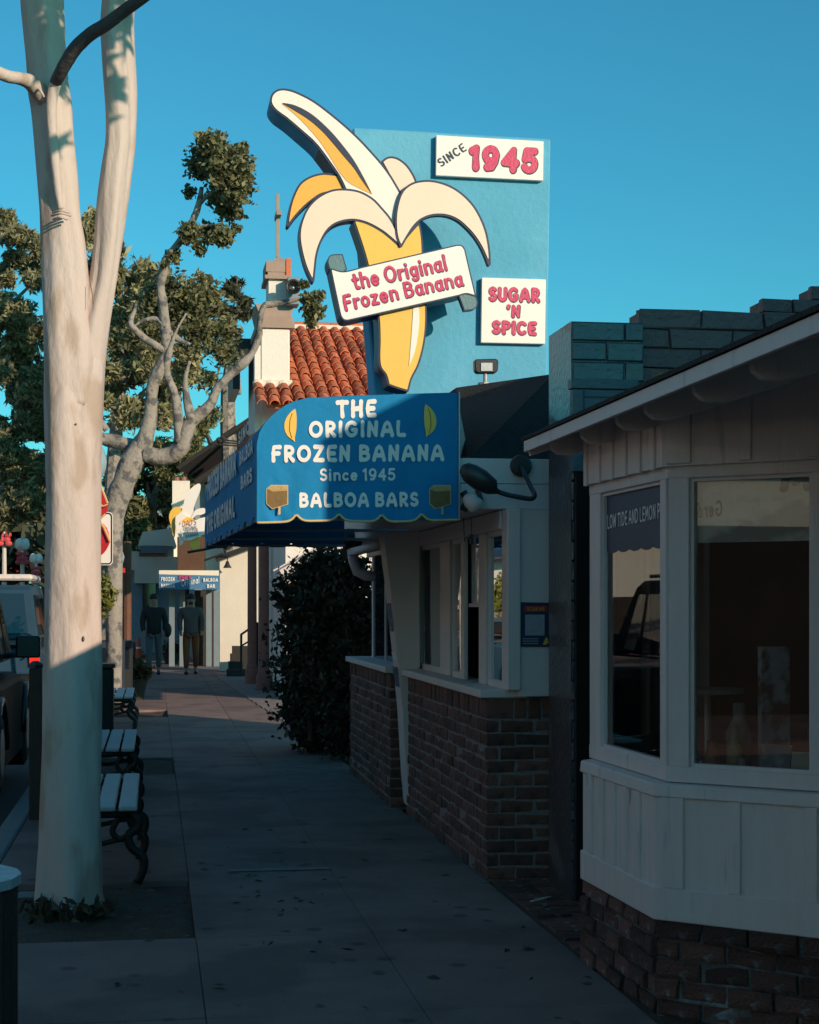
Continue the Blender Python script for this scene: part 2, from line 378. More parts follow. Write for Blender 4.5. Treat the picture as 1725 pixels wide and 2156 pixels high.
# ---- generic wall-face box: from P to Q (a,b), outward side on the right-hand of the walk
def fpt(P, Q, u, d, z):
    dx, dy = Q[0]-P[0], Q[1]-P[1]; l = math.hypot(dx, dy); dx /= l; dy /= l
    return (P[0]+dx*u+dy*d, P[1]+dy*u-dx*d, z)
def fbox(mb, P, Q, u0, u1, z0, z1, d0, d1, flare=0.0):
    vs = []
    for z, e in ((z0, flare), (z1, 0)):
        vs += [fpt(P,Q,u0,d1+e,z), fpt(P,Q,u1,d1+e,z), fpt(P,Q,u1,d0+e,z), fpt(P,Q,u0,d0+e,z)]
    return mb.add(vs, [(0,1,2,3)[::-1],(4,5,6,7),(0,1,5,4),(1,2,6,5),(2,3,7,6),(3,0,4,7)])
def flen(P, Q): return math.hypot(Q[0]-P[0], Q[1]-P[1])
def toab(x, y): return (x*ct+y*st_, -x*st_+y*ct)

# brick unit meshes (length along x, outward face at -y)
def brick_mesh(name, l, d, h, jit):
    mb = MB(); e = 0.006
    j = lambda: random.uniform(-jit, jit)
    F0 = [(e,-d/2,e),(l-e,-d/2,e),(l-e,-d/2,h-e),(e,-d/2,h-e)]
    F1 = [(0,-d/2+e,0),(l,-d/2+e,0),(l,-d/2+e,h),(0,-d/2+e,h)]
    F2 = [(0,d/2,0),(l,d/2,0),(l,d/2,h),(0,d/2,h)]
    vs = [(x+j(), y+j()*0.6, z+j()) for x, y, z in F0+F1]+F2
    fs = [(0,1,2,3)]+[(k, k+4, (k+1) % 4+4, (k+1) % 4) for k in range(4)]+[(k+4, k+8, (k+1) % 4+8, (k+1) % 4+4) for k in range(4)]
    mb.add(vs, fs); return mkmesh(name, mb)
class BrickSet:
    def __init__(s, name, l, d, h, m, jit=0.003, n=4):
        s.l, s.d, s.h = l, d, h
        s.me = [brick_mesh(name, l, d, h, jit) for _ in range(n)]
        for me in s.me: me.materials.append(m)
def lay(th, bs, P, Q, rows, z0, joint=0.014, mortar_d=0.012, parent=None, name='brick', wob=0.004, skip=None, start=0.0, half=True, maxn=9999):
    """bricks laid one by one on the face P-Q"""
    Ln = flen(P, Q); ang = math.atan2(Q[1]-P[1], Q[0]-P[0]); cnt = 0
    for r in range(rows):
        z = z0+r*(bs.h+joint); u = start-(bs.l/2 if (r % 2 and half) else 0)
        while u < Ln-0.015:
            u0 = max(u, 0); u1 = min(u+bs.l, Ln)
            if u1-u0 > 0.03 and not (skip and skip(u0, z)):
                p = fpt(P, Q, u0, -bs.d/2+random.uniform(-wob, wob*2), z)
                th.inst(name, random.choice(bs.me), p, ang, ((u1-u0)/bs.l, 1, 1), parent=parent); cnt += 1
            u += bs.l+joint
    return cnt

# ================================================================ GROUND
g = MB(); g.poly([(-900,-200,-0.16),(900,-200,-0.16),(900,1500,-0.16),(-900,1500,-0.16)]); struct('ground', g, m_land)
g = MB(); g.poly([(-9.5,-60,-0.13),(-1.0,-60,-0.13),(-1.0,260,-0.13),(-9.5,260,-0.13)]); struct('road', g, m_asph)
g = MB(); g.box(-14,-9.5,-60,260,-0.15,0.0); struct('pavement_opposite', g, m_conc)
sw = bpy.data.objects.new('sidewalk', None); link(sw); sw.rotation_euler = (0,0,TH); sw['kind'] = 'structure'
rows = [-7,-5.5,-4,-2.5,-1.0,0.5,2.0,3.4,4.9,6.45,8.0,9.68,11.15,12.65,14.15,15.7,17.4,18.9,20.4,22.0,23.6,25.2,26.8,28.4,30,31.6,33.2,34.8,36.4,38,39.6,41.2,42.8,44.4,46,48,50,52,54,56,60]
cols = [-0.93,0.20,1.05,1.90]
under = MB(); under.box(-0.94,9,-7,60,-0.158,-0.045)
struct('sidewalk_base', under, m_dark)
pits = {8.0, 15.7, 23.6}
for i in range(len(rows)-1):
    for j in range(3):
        if j == 0 and rows[i] in pits: continue
        mb = MB(); x0, x1, y0, y1 = cols[j]+.0015, cols[j+1]-.0015, rows[i]+.0015, rows[i+1]-.0015
        dz = random.uniform(-.0015,.0015)
        o = bpy.data.objects.new('slab', None)
        mb.box(x0, x1, y0, y1, -0.04, dz); bpy.data.objects.remove(o)
        o = bpy.data.objects.new('slab', mkmesh('slab', mb)); link(o, sw); finish(o, m_conc, bevel=0.0025)
for b0, b1 in ((8.0,9.68),(15.7,17.4),(23.6,25.2)):
    mb = MB(); n = 26; vs = []; fs = []
    for i in range(n+1):
        for j in range(n+1):
            a = -0.93+1.13*i/n; b = b0+(b1-b0)*j/n
            edge = min(i, j, n-i, n-j)
            z = -0.03+0.012*math.sin(a*7+b*3)+random.uniform(-.006,.006)
            if b0 == 8.0: z += 0.07*math.exp(-((a+0.40)**2+(b-8.95)**2)/0.10)
            vs.append((a, b, z if edge else -0.035))
    for i in range(n):
        for j in range(n): fs.append((i*(n+1)+j, (i+1)*(n+1)+j, (i+1)*(n+1)+j+1, i*(n+1)+j+1))
    mb.add(vs, fs); struct('tree_pit_soil', mb, m_soil, smooth=True)
kb = bpy.data.objects.new('kerb', None); link(kb); kb.rotation_euler = (0,0,TH); kb['kind'] = 'structure'
for i in range(22):
    mb = MB(); mb.box(-1.09,-0.94,-6+3*i+.004,-3+3*i-.004,-0.15,0.004); o = bpy.data.objects.new('kerbstone', mkmesh('kerbstone', mb)); link(o, kb); finish(o, m_kerb, bevel=0.015)
g = MB(); g.box(1.905,9,-7,9.3,-0.05,-0.004); struct('yard_ground', g, m_soil)
# pink paving strip in front of the church
pv = bpy.data.objects.new('paving_strip', None); link(pv); pv.rotation_euler = (0,0,TH); pv['kind'] = 'structure'
for i in range(24):
    b0 = 20.4+i*0.8; aL = 1.78-0.42*min(1, max(0, (b0-20.4)/14))
    for k in range(3):
        a0 = aL+(k)*0.62; mb = MB(); mb.box(a0+.004, a0+.616, b0+.004, b0+.796, -0.01, 0.010+0.001*((i+k) % 2))
        o = bpy.data.objects.new('paver', mkmesh('paver', mb)); link(o, pv); finish(o, m_paver)
# pale scraps of marking on the walk
mb = MB(); p = H(482,1833,z=0); q = H(700,1838,z=0); mb.box(p[0], q[0], p[1]-.06, p[1]+.02, 0.003, 0.0045)
solo('patch_strip', mb, m_kerb, 'faint pale strip of worn patching on the middle of the dark sidewalk', 'patch', (p[0],p[1],0))
mb = MB(); p = H(34,1905,z=-.03); mb.box(p[0],p[0]+.27,p[1],p[1]+.13,-0.005,0.02)
solo('stone_scrap', mb, m_kerb, 'flat pale stone lying in the soil in front of the tree trunk', 'stone', (p[0],p[1],-.02), bevel=.01)

# ================================================================ RED BRICK KNEE WALLS of the banana stand
bs1 = BrickSet('brick', 0.193, 0.06, 0.0635, m_brick, jit=.0065, n=9)
bsold = BrickSet('old_brick', 0.185, 0.07, 0.066, m_brick_old, jit=0.009, n=6)
A1, B1 = 1.907, 9.436
k1 = Thing('brick_wall', 'red brick knee wall under the serving windows, the nearer of two beside the sidewalk', 'brick wall', (A1, B1, 0), group='knee walls of the banana stand')
mb = MB(); mb.box(A1+.005, A1+.33, B1+.005, 12.49, -0.02, 1.05); mb.box(A1+.33, 2.9, B1+.005, B1+.16, -0.02, 1.05); k1.part('mortar_core', mb, m_mortar)
lay(k1, bs1, (A1,12.5), (A1,B1), 12, 0.0)
lay(k1, bs1, (A1,B1), (2.42,B1), 12, 0.0, start=-.03)
bss = BrickSet('soldier_brick', 0.067, 0.06, 0.112, m_brick)
lay(k1, bss, (A1,12.5), (A1,B1+.17), 1, 0.932, half=False); lay(k1, BrickSet('soldier_end', 0.155, 0.06, 0.112, m_brick, n=1), (A1,B1+.16), (A1,B1), 1, 0.932)
lay(k1, bss, (A1+.165,B1), (2.42,B1), 1, 0.932, half=False); lay(k1, BrickSet('soldier_end', 0.155, 0.06, 0.112, m_brick, n=1), (A1,B1), (A1+.16,B1), 1, 0.932)
A2, B2 = 1.835, 12.9
k2 = Thing('brick_wall', 'shorter red brick knee wall behind the tapered white post, next to the dark hedge', 'brick wall', (A2, B2, 0), group='knee walls of the banana stand')
mb = MB(); mb.box(A2+.005, A2+.36, B2+.005, 15.6, -0.02, 1.05); k2.part('mortar_core', mb, m_mortar)
lay(k2, bs1, (A2,15.6), (A2,B2), 12, 0.0); lay(k2, bs1, (A2,B2), (A2+.36,B2), 12, 0.0)
lay(k2, bss, (A2,15.6), (A2,B2), 1, 0.932, half=False); lay(k2, bss, (A2,B2), (A2+.36,B2), 1, 0.932, half=False)

# ================================================================ BANANA STAND building
st = Thing('banana_stand', 'small white banana stand with serving windows, dark roof and tall sky blue sign wall', 'food stand', (2.02, 9.5, 0))
AW = 2.02                                   # window wall plane
mb = MB(); mb.box(1.86, 2.14, B1-.02, 12.5, 1.052, 1.10); mb.box(2.14, 2.345, B1+.03, B1+.10, 1.052, 1.062); st.part('window_sill', mb, m_white, bevel=.006)
mb = MB(); mb.box(1.79, 2.10, B2-.02, 15.6, 1.052, 1.10); st.part('window_sill', mb, m_white, bevel=.006)
# street-side windows of bay one: posts at measured places
def bof(px): return H(px, 1270, a=AW)[1]
zb, zt = 1.10, 2.03
def post(p0, p1, d=0.06, z0=zb, z1=zt, nm='window_post', aa=AW):
    b0 = H(p1,1270,a=aa)[1]; b1 = H(p0,1270,a=aa)[1]; mb = MB(); mb.box(aa-.012, aa+d, b0, b1, z0, z1); return st.part(nm, mb, m_white, bevel=.005)
for p0, p1, d in ((930,950,.02),(974,980,.02),(1012,1026,.02)): post(p0, p1, d)
bc = H(1063,1270,a=AW)[1]
mb = MB(); mb.box(AW-.018, AW+.06, bc-.16, bc, zb, 2.14); st.part('corner_post', mb, m_white, bevel=.006)
mb = MB(); mb.box(2.075, 2.345, bc-.135, bc-.02, 1.065, 2.14); st.part('wall_panel', mb, m_white)
mb = MB(); mb.box(AW-.03, AW+.10, bc+.002, 15.6, zt, 2.14); st.part('window_header', mb, m_white, bevel=.006)
def pane(p0, p1, z0, z1, m=m_dglass, aa=AW, rail=True, off=0.012):
    b0 = H(p1,1270,a=aa)[1]; b1 = H(p0,1270,a=aa)[1]
    fr = MB()
    for (c0,c1,e0,e1) in ((b0,b0+.02,z0,z1),(b1-.02,b1,z0,z1),(b0+.02,b1-.02,z0,z0+.04),(b0+.02,b1-.02,z1-.03,z1)): fr.box(aa+off-.012,aa+off+.008,c0,c1,e0,e1)
    f = st.part('window_sash', fr, m_white)
    mb = MB(); mb.poly([(aa+off+.004,b0,z0),(aa+off+.004,b1,z0),(aa+off+.004,b1,z1),(aa+off+.004,b0,z1)])
    st.part('pane', mb, m, parent=f); return b0, b1
pane(884, 928, zb, zt, m_glass2); pane(953, 974, zb, zt, m_glass2)
b0 = H(1012,1270,a=AW)[1]; b1 = H(981,1270,a=AW)[1]
mb = MB(); mb.box(AW+.02,AW+.05,b0,b1,1.575,1.60); mb.box(AW+.02,AW+.05,b0,b0+.02,1.60,zt); st.part('raised_sash', mb, m_white)
mb = MB(); mb.poly([(AW+.03,b0,1.6),(AW+.03,b1,1.6),(AW+.03,b1,zt),(AW+.03,b0,zt)]); st.part('pane', mb, m_glass2)
pane(1028, 1060, zb, zt, m_glass2)
# things seen in the dark room
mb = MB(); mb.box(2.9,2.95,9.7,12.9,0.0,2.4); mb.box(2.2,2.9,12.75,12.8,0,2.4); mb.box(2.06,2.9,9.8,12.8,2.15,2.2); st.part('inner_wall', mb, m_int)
m_poster = mat('blue_menu_print', (0.03,0.06,0.14), 0.6, 0.3, 14, 0, col2=(0.35,0.38,0.42), c2s=26, c2t=0.62)
m_poster2 = mat('pale_menu_print', (0.20,0.22,0.26), 0.6, 0.3, 12, 0, col2=(0.3,0.16,0.10), c2s=20, c2t=0.66)
for p0, p1, z0, z1, m_ in ((888,926,1.15,1.95,m_poster),(1030,1056,1.13,1.98,m_poster2),(955,972,1.5,1.98,m_poster2)):
    c0 = H(p1,1270,a=AW+.07)[1]; c1 = H(p0,1270,a=AW+.07)[1]
    mb = MB(); mb.box(AW+.07,AW+.074,c0,c1,z0,z1); solo('menu_poster', mb, m_, {888:'tall navy menu sheet behind the leftmost serving window pane',1030:'pale menu sheet with blue and orange print behind the right serving window pane',955:'narrow grey sheet behind the slim pane left of the open serving hatch'}[p0], 'poster', (AW+.07,c0,z0))
# second window bay (behind post)
b0 = H(832,1270,a=2.0)[1]; b1 = H(786,1270,a=2.0)[1]
for c0, c1 in ((b0-.08,b0),(b1,b1+.1),((b0+b1)/2-.1,(b0+b1)/2-.06)):
    mb = MB(); mb.box(2.0,2.06,c0,c1,1.10,2.11); st.part('window_post', mb, m_white)
mb = MB(); mb.poly([(2.01,b0,1.1),(2.01,b1,1.1),(2.01,b1,2.11),(2.01,b0,2.11)]); st.part('pane', mb, m_dglass)
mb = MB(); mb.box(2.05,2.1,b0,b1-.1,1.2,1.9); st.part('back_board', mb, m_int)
# eaves box, roof
mb = MB(); fA = H(968.5,1000,b=9.44)[0]; mb.box(fA, 2.9, 9.44, 9.62, 2.145, 2.29); mb.box(fA,2.9,9.455,9.62,2.294,2.44); mb.box(fA,2.1,9.62,15.7,2.145,2.44); st.part('fascia_board', mb, m_white, bevel=.004)
TL = H(961,816,Y=11.0); TR = H(1166,787,Y=10.35); zr = 3.02
bot = [(H(987,964,Y=9.75)[0],9.60,2.442),(6,9.60,2.442),(6,16,2.442),(1.62,16,2.442),(1.62,10.9,2.442)]
top = [(TL[0],TL[1],zr),(TR[0],TR[1],zr),(6,TR[1],zr),(6,16,zr),(TL[0]-.1,16,zr)]
mb = MB(); A = bot[0]; Bq = bot[1]
mb.add([bot[0],(2.9,9.6,2.442),(6,9.6,2.442),(6,16,2.442),(bot[0][0],16,2.442),TL,(TR[0],TR[1],TR[2]),(6,TR[1],TR[2]),(6,16,TR[2]),(TL[0],16,TL[2])],
       [(0,1,6,5),(1,2,7,6),(2,3,8,7),(3,4,9,8),(4,0,5,9),(5,6,7,8,9),(4,3,2,1,0)])
rf = st.part('roof', mb, m_shingle)
mb = MB(); p = H(968,860,b=9.9); q = H(968,1000,b=9.9); r_ = H(990,1000,b=9.9); mb.prism([p, q, r_, H(988,968,b=9.9)], (0,.03,0)); st.part('gable_sliver', mb, m_white)
# body behind
mb = MB(); mb.box(2.96,6,9.62,15.9,0,2.44); mb.box(2.1,2.9,12.9,15.9,0,2.44); st.part('wall', mb, m_white)

# tapered white post
BP = 12.45
pp = [(806,1112),(885,1100),(884,1300),(880,1560),(877,1688),(871,1702),(862,1700),(856,1640),(848,1500),(835,1360),(820,1220)]
mb = MB(); mb.prism([H(x,y,b=BP) for x, y in pp], (0,.28,0)); tp = Thing('tapered_post', 'white post that narrows towards the ground between the two brick knee walls', 'post', H(868,1700,b=BP))
tp.part('post_body', mb, m_white, bevel=.004)
for (x0,y0,x1,y1,m_) in ((826,1270,832,1330,m_poster),(836,1375,842,1400,m_signw),(838,1405,848,1468,m_poster)):
    mb = MB(); p = H(x0,y0,b=BP); q = H(x1,y1,b=BP)
    mb.add([vadd(p,(-.006,.02,0)),vadd(q,(-.006,.02,0)),vadd(q,(-.006,.26,0)),vadd(p,(-.006,.26,0))],[(0,1,2,3)]); tp.part('sticker', mb, m_)

# curved white gutter pipe, little porch roof beside hedge
mb = MB(); mb.tube([H(742,1152,b=14.6),H(744,1180,b=14.6),H(752,1203,b=14.6),H(770,1212,b=14.6),H(790,1214,b=14.6)], .045, 8); mb.beam(H(740,1163,b=14.6),H(805,1148,b=14.0),.08,.06)
solo('gutter_pipe', mb, m_white, 'curved white gutter pipe beside the hedge top under the awning', 'pipe', H(744,1180,b=14.6), smooth=True)
mb = MB(); mb.tube([H(722,1122,b=14.6),H(735,1135,b=14.6),H(760,1140,b=14.6)], [.06,.1,.12], 10)
solo('dark_speaker', mb, m_black, 'dark rounded lamp hanging under the awning beside the white gutter', 'lamp', H(740,1135,b=14.6), smooth=True)

# ---------------------------------------------------------------- QR-less poster, lamps
PB = bc-.139
def rect(mb, x0, y0, x1, y1, b, off=0.0):
    mb.poly([H(x0,y1,b=b+off),H(x1,y1,b=b+off),H(x1,y0,b=b+off),H(x0,y0,b=b+off)])
po = Thing('notice_poster', 'small navy notice with red heading and pale square beside the dark pier', 'poster', H(1128,1362,b=PB))
mb = MB(); mb.prism([H(1096,1362,b=PB),H(1161,1362,b=PB),H(1161,1269,b=PB),H(1096,1268,b=PB)],(0,-.004,0)); po.part('sheet', mb, m_navyp)
mb = MB(); rect(mb,1104,1276,1153,1288,PB,-.006); po.part('red_heading', mb, mat('red_print',(0.45,0.03,0.03),0.6,.05))
mb = MB(); text_on(mb,"SCAN ME",H(1110,1286,b=PB-.008),H(1147,1286,b=PB-.008),vsub(H(1110,1278,b=PB-.008),H(1110,1286,b=PB-.008)),grid=.08); po.part('lettering', mb, mat('orange_print',(0.7,0.3,0.03),0.6,.05))
mb = MB(); rect(mb,1106,1294,1147,1338,PB,-.006); po.part('pale_square', mb, mat('pale_print',(0.32,0.34,0.38),0.6,.2,30))
mb = MB()
for k in range(3): rect(mb,1101,1344+k*5,1134,1346+k*5,PB,-.006)
po.part('small_lines', mb, mat('pale_print2',(0.3,0.33,0.4),0.6,.1))
mb = MB(); mb.poly([H(x,y,b=PB-.006) for x,y in ((1143,1357),(1150,1341),(1154,1345),(1155,1353),(1150,1358))]); po.part('banana_print', mb, m_yellow)

BL = 9.36
gl = Thing('gooseneck_lamp', 'dark gooseneck barn lamp with round wall plate on the white eaves beside the blue awning', 'wall lamp', H(1097,980,b=9.44))
mb = MB(); c = H(1097,981,b=9.44); mb.lathe(c, [(.05,-.03),(.062,-.02),(.065,0)], 20, 'b'); gl.part('wall_plate', mb, m_bronze, smooth=False)
mb = MB(); mb.tube(spline([H(1097,981,b=9.40),H(1106,1000,b=9.30),H(1118,1025,b=9.2),H(1126,1042,b=9.12),H(1120,1050,b=9.1),H(1100,1048,b=9.1),H(1070,1042,b=9.1),H(1045,1034,b=9.1)],5), .014, 8); gl.part('arm', mb, m_bronze, smooth=True)
mb = MB(); mb.tube([H(x,y,b=9.08) for x,y in ((1052,1036),(1044,1034),(1036,1026),(1012,1011),(990,996),(977,984),(973,980))], [.012,.02,.048,.062,.058,.038,.006], 14); gl.part('shade', mb, m_bronze, smooth=True)
sp = Thing('spot_lamp', 'white cylinder spot lamp tucked under the gooseneck lamp at the awning corner', 'spot lamp', H(1000,1058,b=9.4))
mb = MB(); mb.tube([H(982,1048,b=9.4),H(990,1054,b=9.38),H(1004,1066,b=9.36),H(1009,1071,b=9.36)],[.03,.045,.05,.03],12); sp.part('lamp_body', mb, m_white, smooth=True)
mb = MB(); mb.tube([H(975,1035,b=9.42),H(985,1052,b=9.42),H(975,1075,b=9.42)],.022,8); mb.tube([H(1005,1030,b=9.42),H(1014,1052,b=9.42),H(1005,1072,b=9.42)],.014,8); sp.part('bracket', mb, m_bronze, smooth=True)
mb = MB()
for x in (1011, 1043):
    if x == 1011: mb.tube([H(976,1090,b=9.6),H(978,1140,b=9.6)],.004,5)
    else: mb.tube([H(992,1090,b=9.6),H(994,1140,b=9.6)],.004,5)
mb.tube([H(992,1125,b=9.6),H(993,1145,b=9.6)],.012,6)
cord_mb = mb

# flood light on the roof
fl = Thing('flood_light', 'black square flood light on a short stem below the blue sign wall', 'flood light', H(1022,803,b=10.75))
bF = 10.75
mb = MB(); mb.prism([H(x,y,b=bF) for x,y in ((1000,758),(1004,756),(1046,755),(1050,759),(1049,780),(1044,785),(1006,785),(1001,780))],(0,.07,0)); fl.part('housing', mb, m_black, bevel=.006)
mb = MB(); mb.prism([H(1013,781,b=bF-.001),H(1037,781,b=bF-.001),H(1037,764,b=bF-.001),H(1013,764,b=bF-.001)],(0,-.006,0)); fl.part('lens', mb, m_grey_m)
mb = MB(); mb.tube([H(1022,785,b=bF+.03),H(1022,806,b=bF+.03)],.014,8); mb.lathe(H(1022,806,b=bF+.03),[(.05,-.03),(.05,.0)],10); fl.part('stem', mb, m_grey_m)

# ================================================================ SIGN WALL + signs
BS = 12.2
mb = MB(); mb.prism([H(743,268,b=BS),H(790,845,b=BS),H(1152,830,b=BS),H(1160,292,b=BS)],(0,.33,0)); st.part('sign_wall', mb, m_bluewall, bevel=.012)
# --- banana, traced in its own plane
def bp(x, y, b): return H(526.3+.3966*x, 157.9+.3966*y, b=b)
def offset_poly(pts, d):
    n = len(pts); out = []; P = [np.array(p) for p in pts]
    area = sum(P[i][0]*P[(i+1) % n][1]-P[(i+1) % n][0]*P[i][1] for i in range(n))
    sg = 1 if area > 0 else -1
    for i in range(n):
        e1 = P[i]-P[i-1]; e2 = P[(i+1) % n]-P[i]
        n1 = np.array((e1[1], -e1[0]))/max(np.linalg.norm(e1), 1e-6); n2 = np.array((e2[1], -e2[0]))/max(np.linalg.norm(e2), 1e-6)
        nn = n1+n2; l = np.linalg.norm(nn); nn = nn/max(l, .35) if l > 1e-6 else n1
        k = d/max(.45, (nn.dot(n1))); out.append(tuple(P[i]+sg*nn*min(k, 2.2*d)))
    return out
bf = 11.87
def poly_sdf_mesh(pts, off, grid):
    P = np.array(pts, float); Q = np.roll(P, -1, axis=0)
    x0, y0 = P.min(0)-off-3*grid; x1, y1 = P.max(0)+off+3*grid
    xs = np.arange(x0, x1+grid, grid); ys = np.arange(y0, y1+grid, grid)
    X, Y = np.meshgrid(xs, ys, indexing='ij'); D = np.full(X.shape, 1e9); S = np.zeros(X.shape, int)
    for p, q in zip(P, Q):
        d = q-p; l2 = d.dot(d)
        if l2 < 1e-9: continue
        t = np.clip(((X-p[0])*d[0]+(Y-p[1])*d[1])/l2, 0, 1)
        D = np.minimum(D, np.hypot(X-p[0]-t*d[0], Y-p[1]-t*d[1]))
        c = ((p[1] <= Y) != (q[1] <= Y)) & (X < p[0]+(Y-p[1])*d[0]/(d[1] if d[1] else 1e-9)); S += c
    D = np.where(S % 2 == 1, -D, D)-off
    ins = D < 0; act = ins[:-1,:-1] | ins[1:,:-1] | ins[:-1,1:] | ins[1:,1:]; vs = []; fs = []; vid = {}
    def vert(k, p):
        if k not in vid: vid[k] = len(vs); vs.append((float(p[0]), float(p[1])))
        return vid[k]
    for i, j in zip(*np.nonzero(act)):
        cs = [(i,j),(i+1,j),(i+1,j+1),(i,j+1)]; f = []
        for k in range(4):
            c0, c1 = cs[k], cs[(k+1) % 4]
            if ins[c0]: f.append(vert(c0, (X[c0], Y[c0])))
            if ins[c0] != ins[c1]:
                t = D[c0]/(D[c0]-D[c1]); f.append(vert((min(c0,c1), max(c0,c1), 'e'), (X[c0]+(X[c1]-X[c0])*t, Y[c0]+(Y[c1]-Y[c0])*t)))
        if len(f) >= 3: fs.append(tuple(f))
    return vs, fs
def thick_shape(mb, pts, off, b, th, grid=4.0, clip=None):
    if clip: pts = clip(pts)
    vs, fs = poly_sdf_mesh(pts, off, grid); n = len(vs)
    ec = {}
    for f in fs:
        for k in range(len(f)):
            e = (f[k], f[(k+1) % len(f)]); r = (e[1], e[0])
            if r in ec: del ec[r]
            else: ec[e] = 1
    front = [bp(x, y, b) for x, y in vs]; bnd = sorted({v for e in ec for v in e}); ix = {v: n+i for i, v in enumerate(bnd)}
    mb.add(front+[vadd(front[v], (0, th, 0)) for v in bnd], fs+[(e[1], e[0], ix[e[0]], ix[e[1]]) for e in ec])
def SPL(segs, k=5):
    """several open splines joined with sharp corners"""
    out = []
    for s in segs: out += spline(s, k)[:-1]
    return out
fruit = SPL([[(520,625),(480,540),(440,480),(390,410),(340,350),(270,288),(200,228),(142,185),(115,145),(122,105),(152,82),(195,80),(250,97),(330,138),(410,196),(500,270),(580,345),(650,420),(700,478),(745,540),(798,630)],[(798,630),(785,700),(779,780),(782,850)],[(782,850),(740,760),(650,680),(520,625)]])
stripe = SPL([[(165,148),(230,200),(300,268),(370,350),(425,432),(470,505),(520,565),(580,600),(650,633)],[(650,633),(615,560),(570,485),(515,400),(450,325),(370,255),(280,192),(165,148)]])
cres = SPL([[(168,146),(240,160),(330,208),(420,288),(490,368),(550,448),(598,530),(650,633)],[(650,633),(595,556),(553,492),(500,430),(440,358),(380,292),(300,226),(168,146)]])
lback = SPL([[(515,605),(500,560),(475,538),(430,530),(380,528),(320,545),(270,580),(237,640),(216,710),(203,795)],[(203,795),(240,745),(290,692),(340,652),(380,628),(450,612),(515,605)]])
rback = SPL([[(705,460),(738,440),(782,446),(830,482),(868,540),(885,590)],[(885,590),(850,600),(800,640)],[(800,640),(760,560),(705,460)]])
lfront = SPL([[(800,905),(772,820),(740,760),(700,712),(650,660),(580,622),(500,610),(430,618),(360,655),(308,712),(276,790),(268,860),(280,940),(303,1020),(335,1090)],[(335,1090),(342,1020),(350,955),(370,890),(408,822),(460,782),(540,765),(620,780),(700,822),(755,865),(800,905)]])
rfront = SPL([[(803,905),(784,850),(778,760),(790,680),(812,622),(850,586),(900,568),(970,566),(1050,588),(1120,630),(1180,690),(1222,760),(1252,840),(1268,930),(1272,1003)],[(1272,1003),(1240,925),(1200,858),(1150,802),(1100,762),(1040,740),(970,740),(910,762),(870,798),(835,850),(803,905)]])
body = SPL([[(555,772),(620,785),(700,826),(760,870),(802,912)],[(802,912),(840,855),(898,790)],[(898,790),(910,860),(916,960),(925,1100),(932,1210),(932,1330),(918,1440),(890,1540),(855,1610),(838,1674)],[(838,1674),(790,1660),(740,1642)],[(740,1642),(725,1590),(698,1552),(690,1500),(692,1400),(686,1280),(662,1150),(630,1010),(600,905),(555,772)]])
hi = SPL([[(868,1232),(860,1360),(845,1545)],[(845,1545),(872,1480),(890,1400),(900,1300),(896,1226)],[(896,1226),(868,1232)]])
ribbon = SPL([[(432,1030),(500,1046),(600,1022)],[(600,1022),(1100,905)],[(1100,905),(1125,908),(1140,930)],[(1140,930),(1165,1040),(1196,1170)],[(1196,1170),(1150,1158),(1108,1168)],[(1108,1168),(520,1300)],[(520,1300),(498,1296),(484,1275)],[(484,1275),(455,1140),(432,1030)]])
curl1 = SPL([[(425,1030),(415,990),(432,958),(490,954)],[(490,954),(503,1000),(512,1030)],[(512,1030),(490,1046),(455,1044),(425,1030)]])
curl2 = SPL([[(1110,1170),(1150,1158),(1192,1172),(1206,1208),(1190,1240),(1140,1248)],[(1140,1248),(1122,1200),(1110,1170)]])
bn = Thing('banana_sign', 'giant peeled banana sign fixed to the sky blue wall above the awning', 'sign', bp(800,1670,bf))
m_navs = mat('navy_sign_edge', (0.012,0.022,0.07), 0.5, 0.08, 3, 0.05)
depth = [('peel_backing', lback, 4, 0.12), ('peel_backing', rback, 4, 0.33), ('fruit_backing', fruit, 5, 0.33), ('body_backing', body, 5, 0.33), ('peel_backing', lfront, 5, 0.33), ('peel_backing', rfront, 5, 0.33)]
layer = 0
def shape(nm, pts, b, m_, thick=0.006, parent=None, off=0.0):
    mb = MB(); thick_shape(mb, pts, off, b, thick); return bn.part(nm, mb, m_, parent=parent)
order = [('back_peel', lback, m_orange), ('back_peel', rback, m_cream2), ('fruit', fruit, m_fruit), ('banana_body', body, m_yellow), ('front_peel', lfront, m_cream2), ('front_peel', rfront, m_cream2)]
for k, (nm, pts, m_) in enumerate(order):
    b = bf-.006*k*2
    if nm == 'fruit':
        pr = shape(nm+'_edge', pts, b, m_navs, .02, off=8)
        mb = MB(); thick_shape(mb, [q for q in pts if q[1] > 384], 8, b+.021, BS-b-.03); bn.part('navy_edge', mb, m_navs)
        mb = MB(); thick_shape(mb, [q for q in pts if q[1] < 392], 7.5, b+.021, BS-b-.03); bn.part('painted_blue_edge', mb, m_bluewall)
    else: pr = shape(nm+'_edge', pts, b, m_navs, .26 if nm == 'banana_body' else (.12 if pts is lfront or pts is lback else .06), off=8 if nm != 'banana_body' else 7)
    shape(nm, pts, b-.0065, m_, .006, parent=pr, off=-3)
bb = bf-.012*2-.010
mb = MB(); thick_shape(mb, stripe, 0, bb, .004, 3); bn.part('fruit_shading', mb, m_orange)
mb = MB(); thick_shape(mb, cres, 0, bb-.004, .004, 3); bn.part('fruit_line', mb, m_navs)
mb = MB(); mb.prism([bp(x,y,bf-.012*3-.012) for x,y in hi],(0,.004,0)); bn.part('highlight', mb, m_fruit)
rb = Thing('ribbon_sign', 'white scroll banner sign across the giant banana with raspberry lettering', 'sign', bp(800,1300,bf))
b = bf-.10
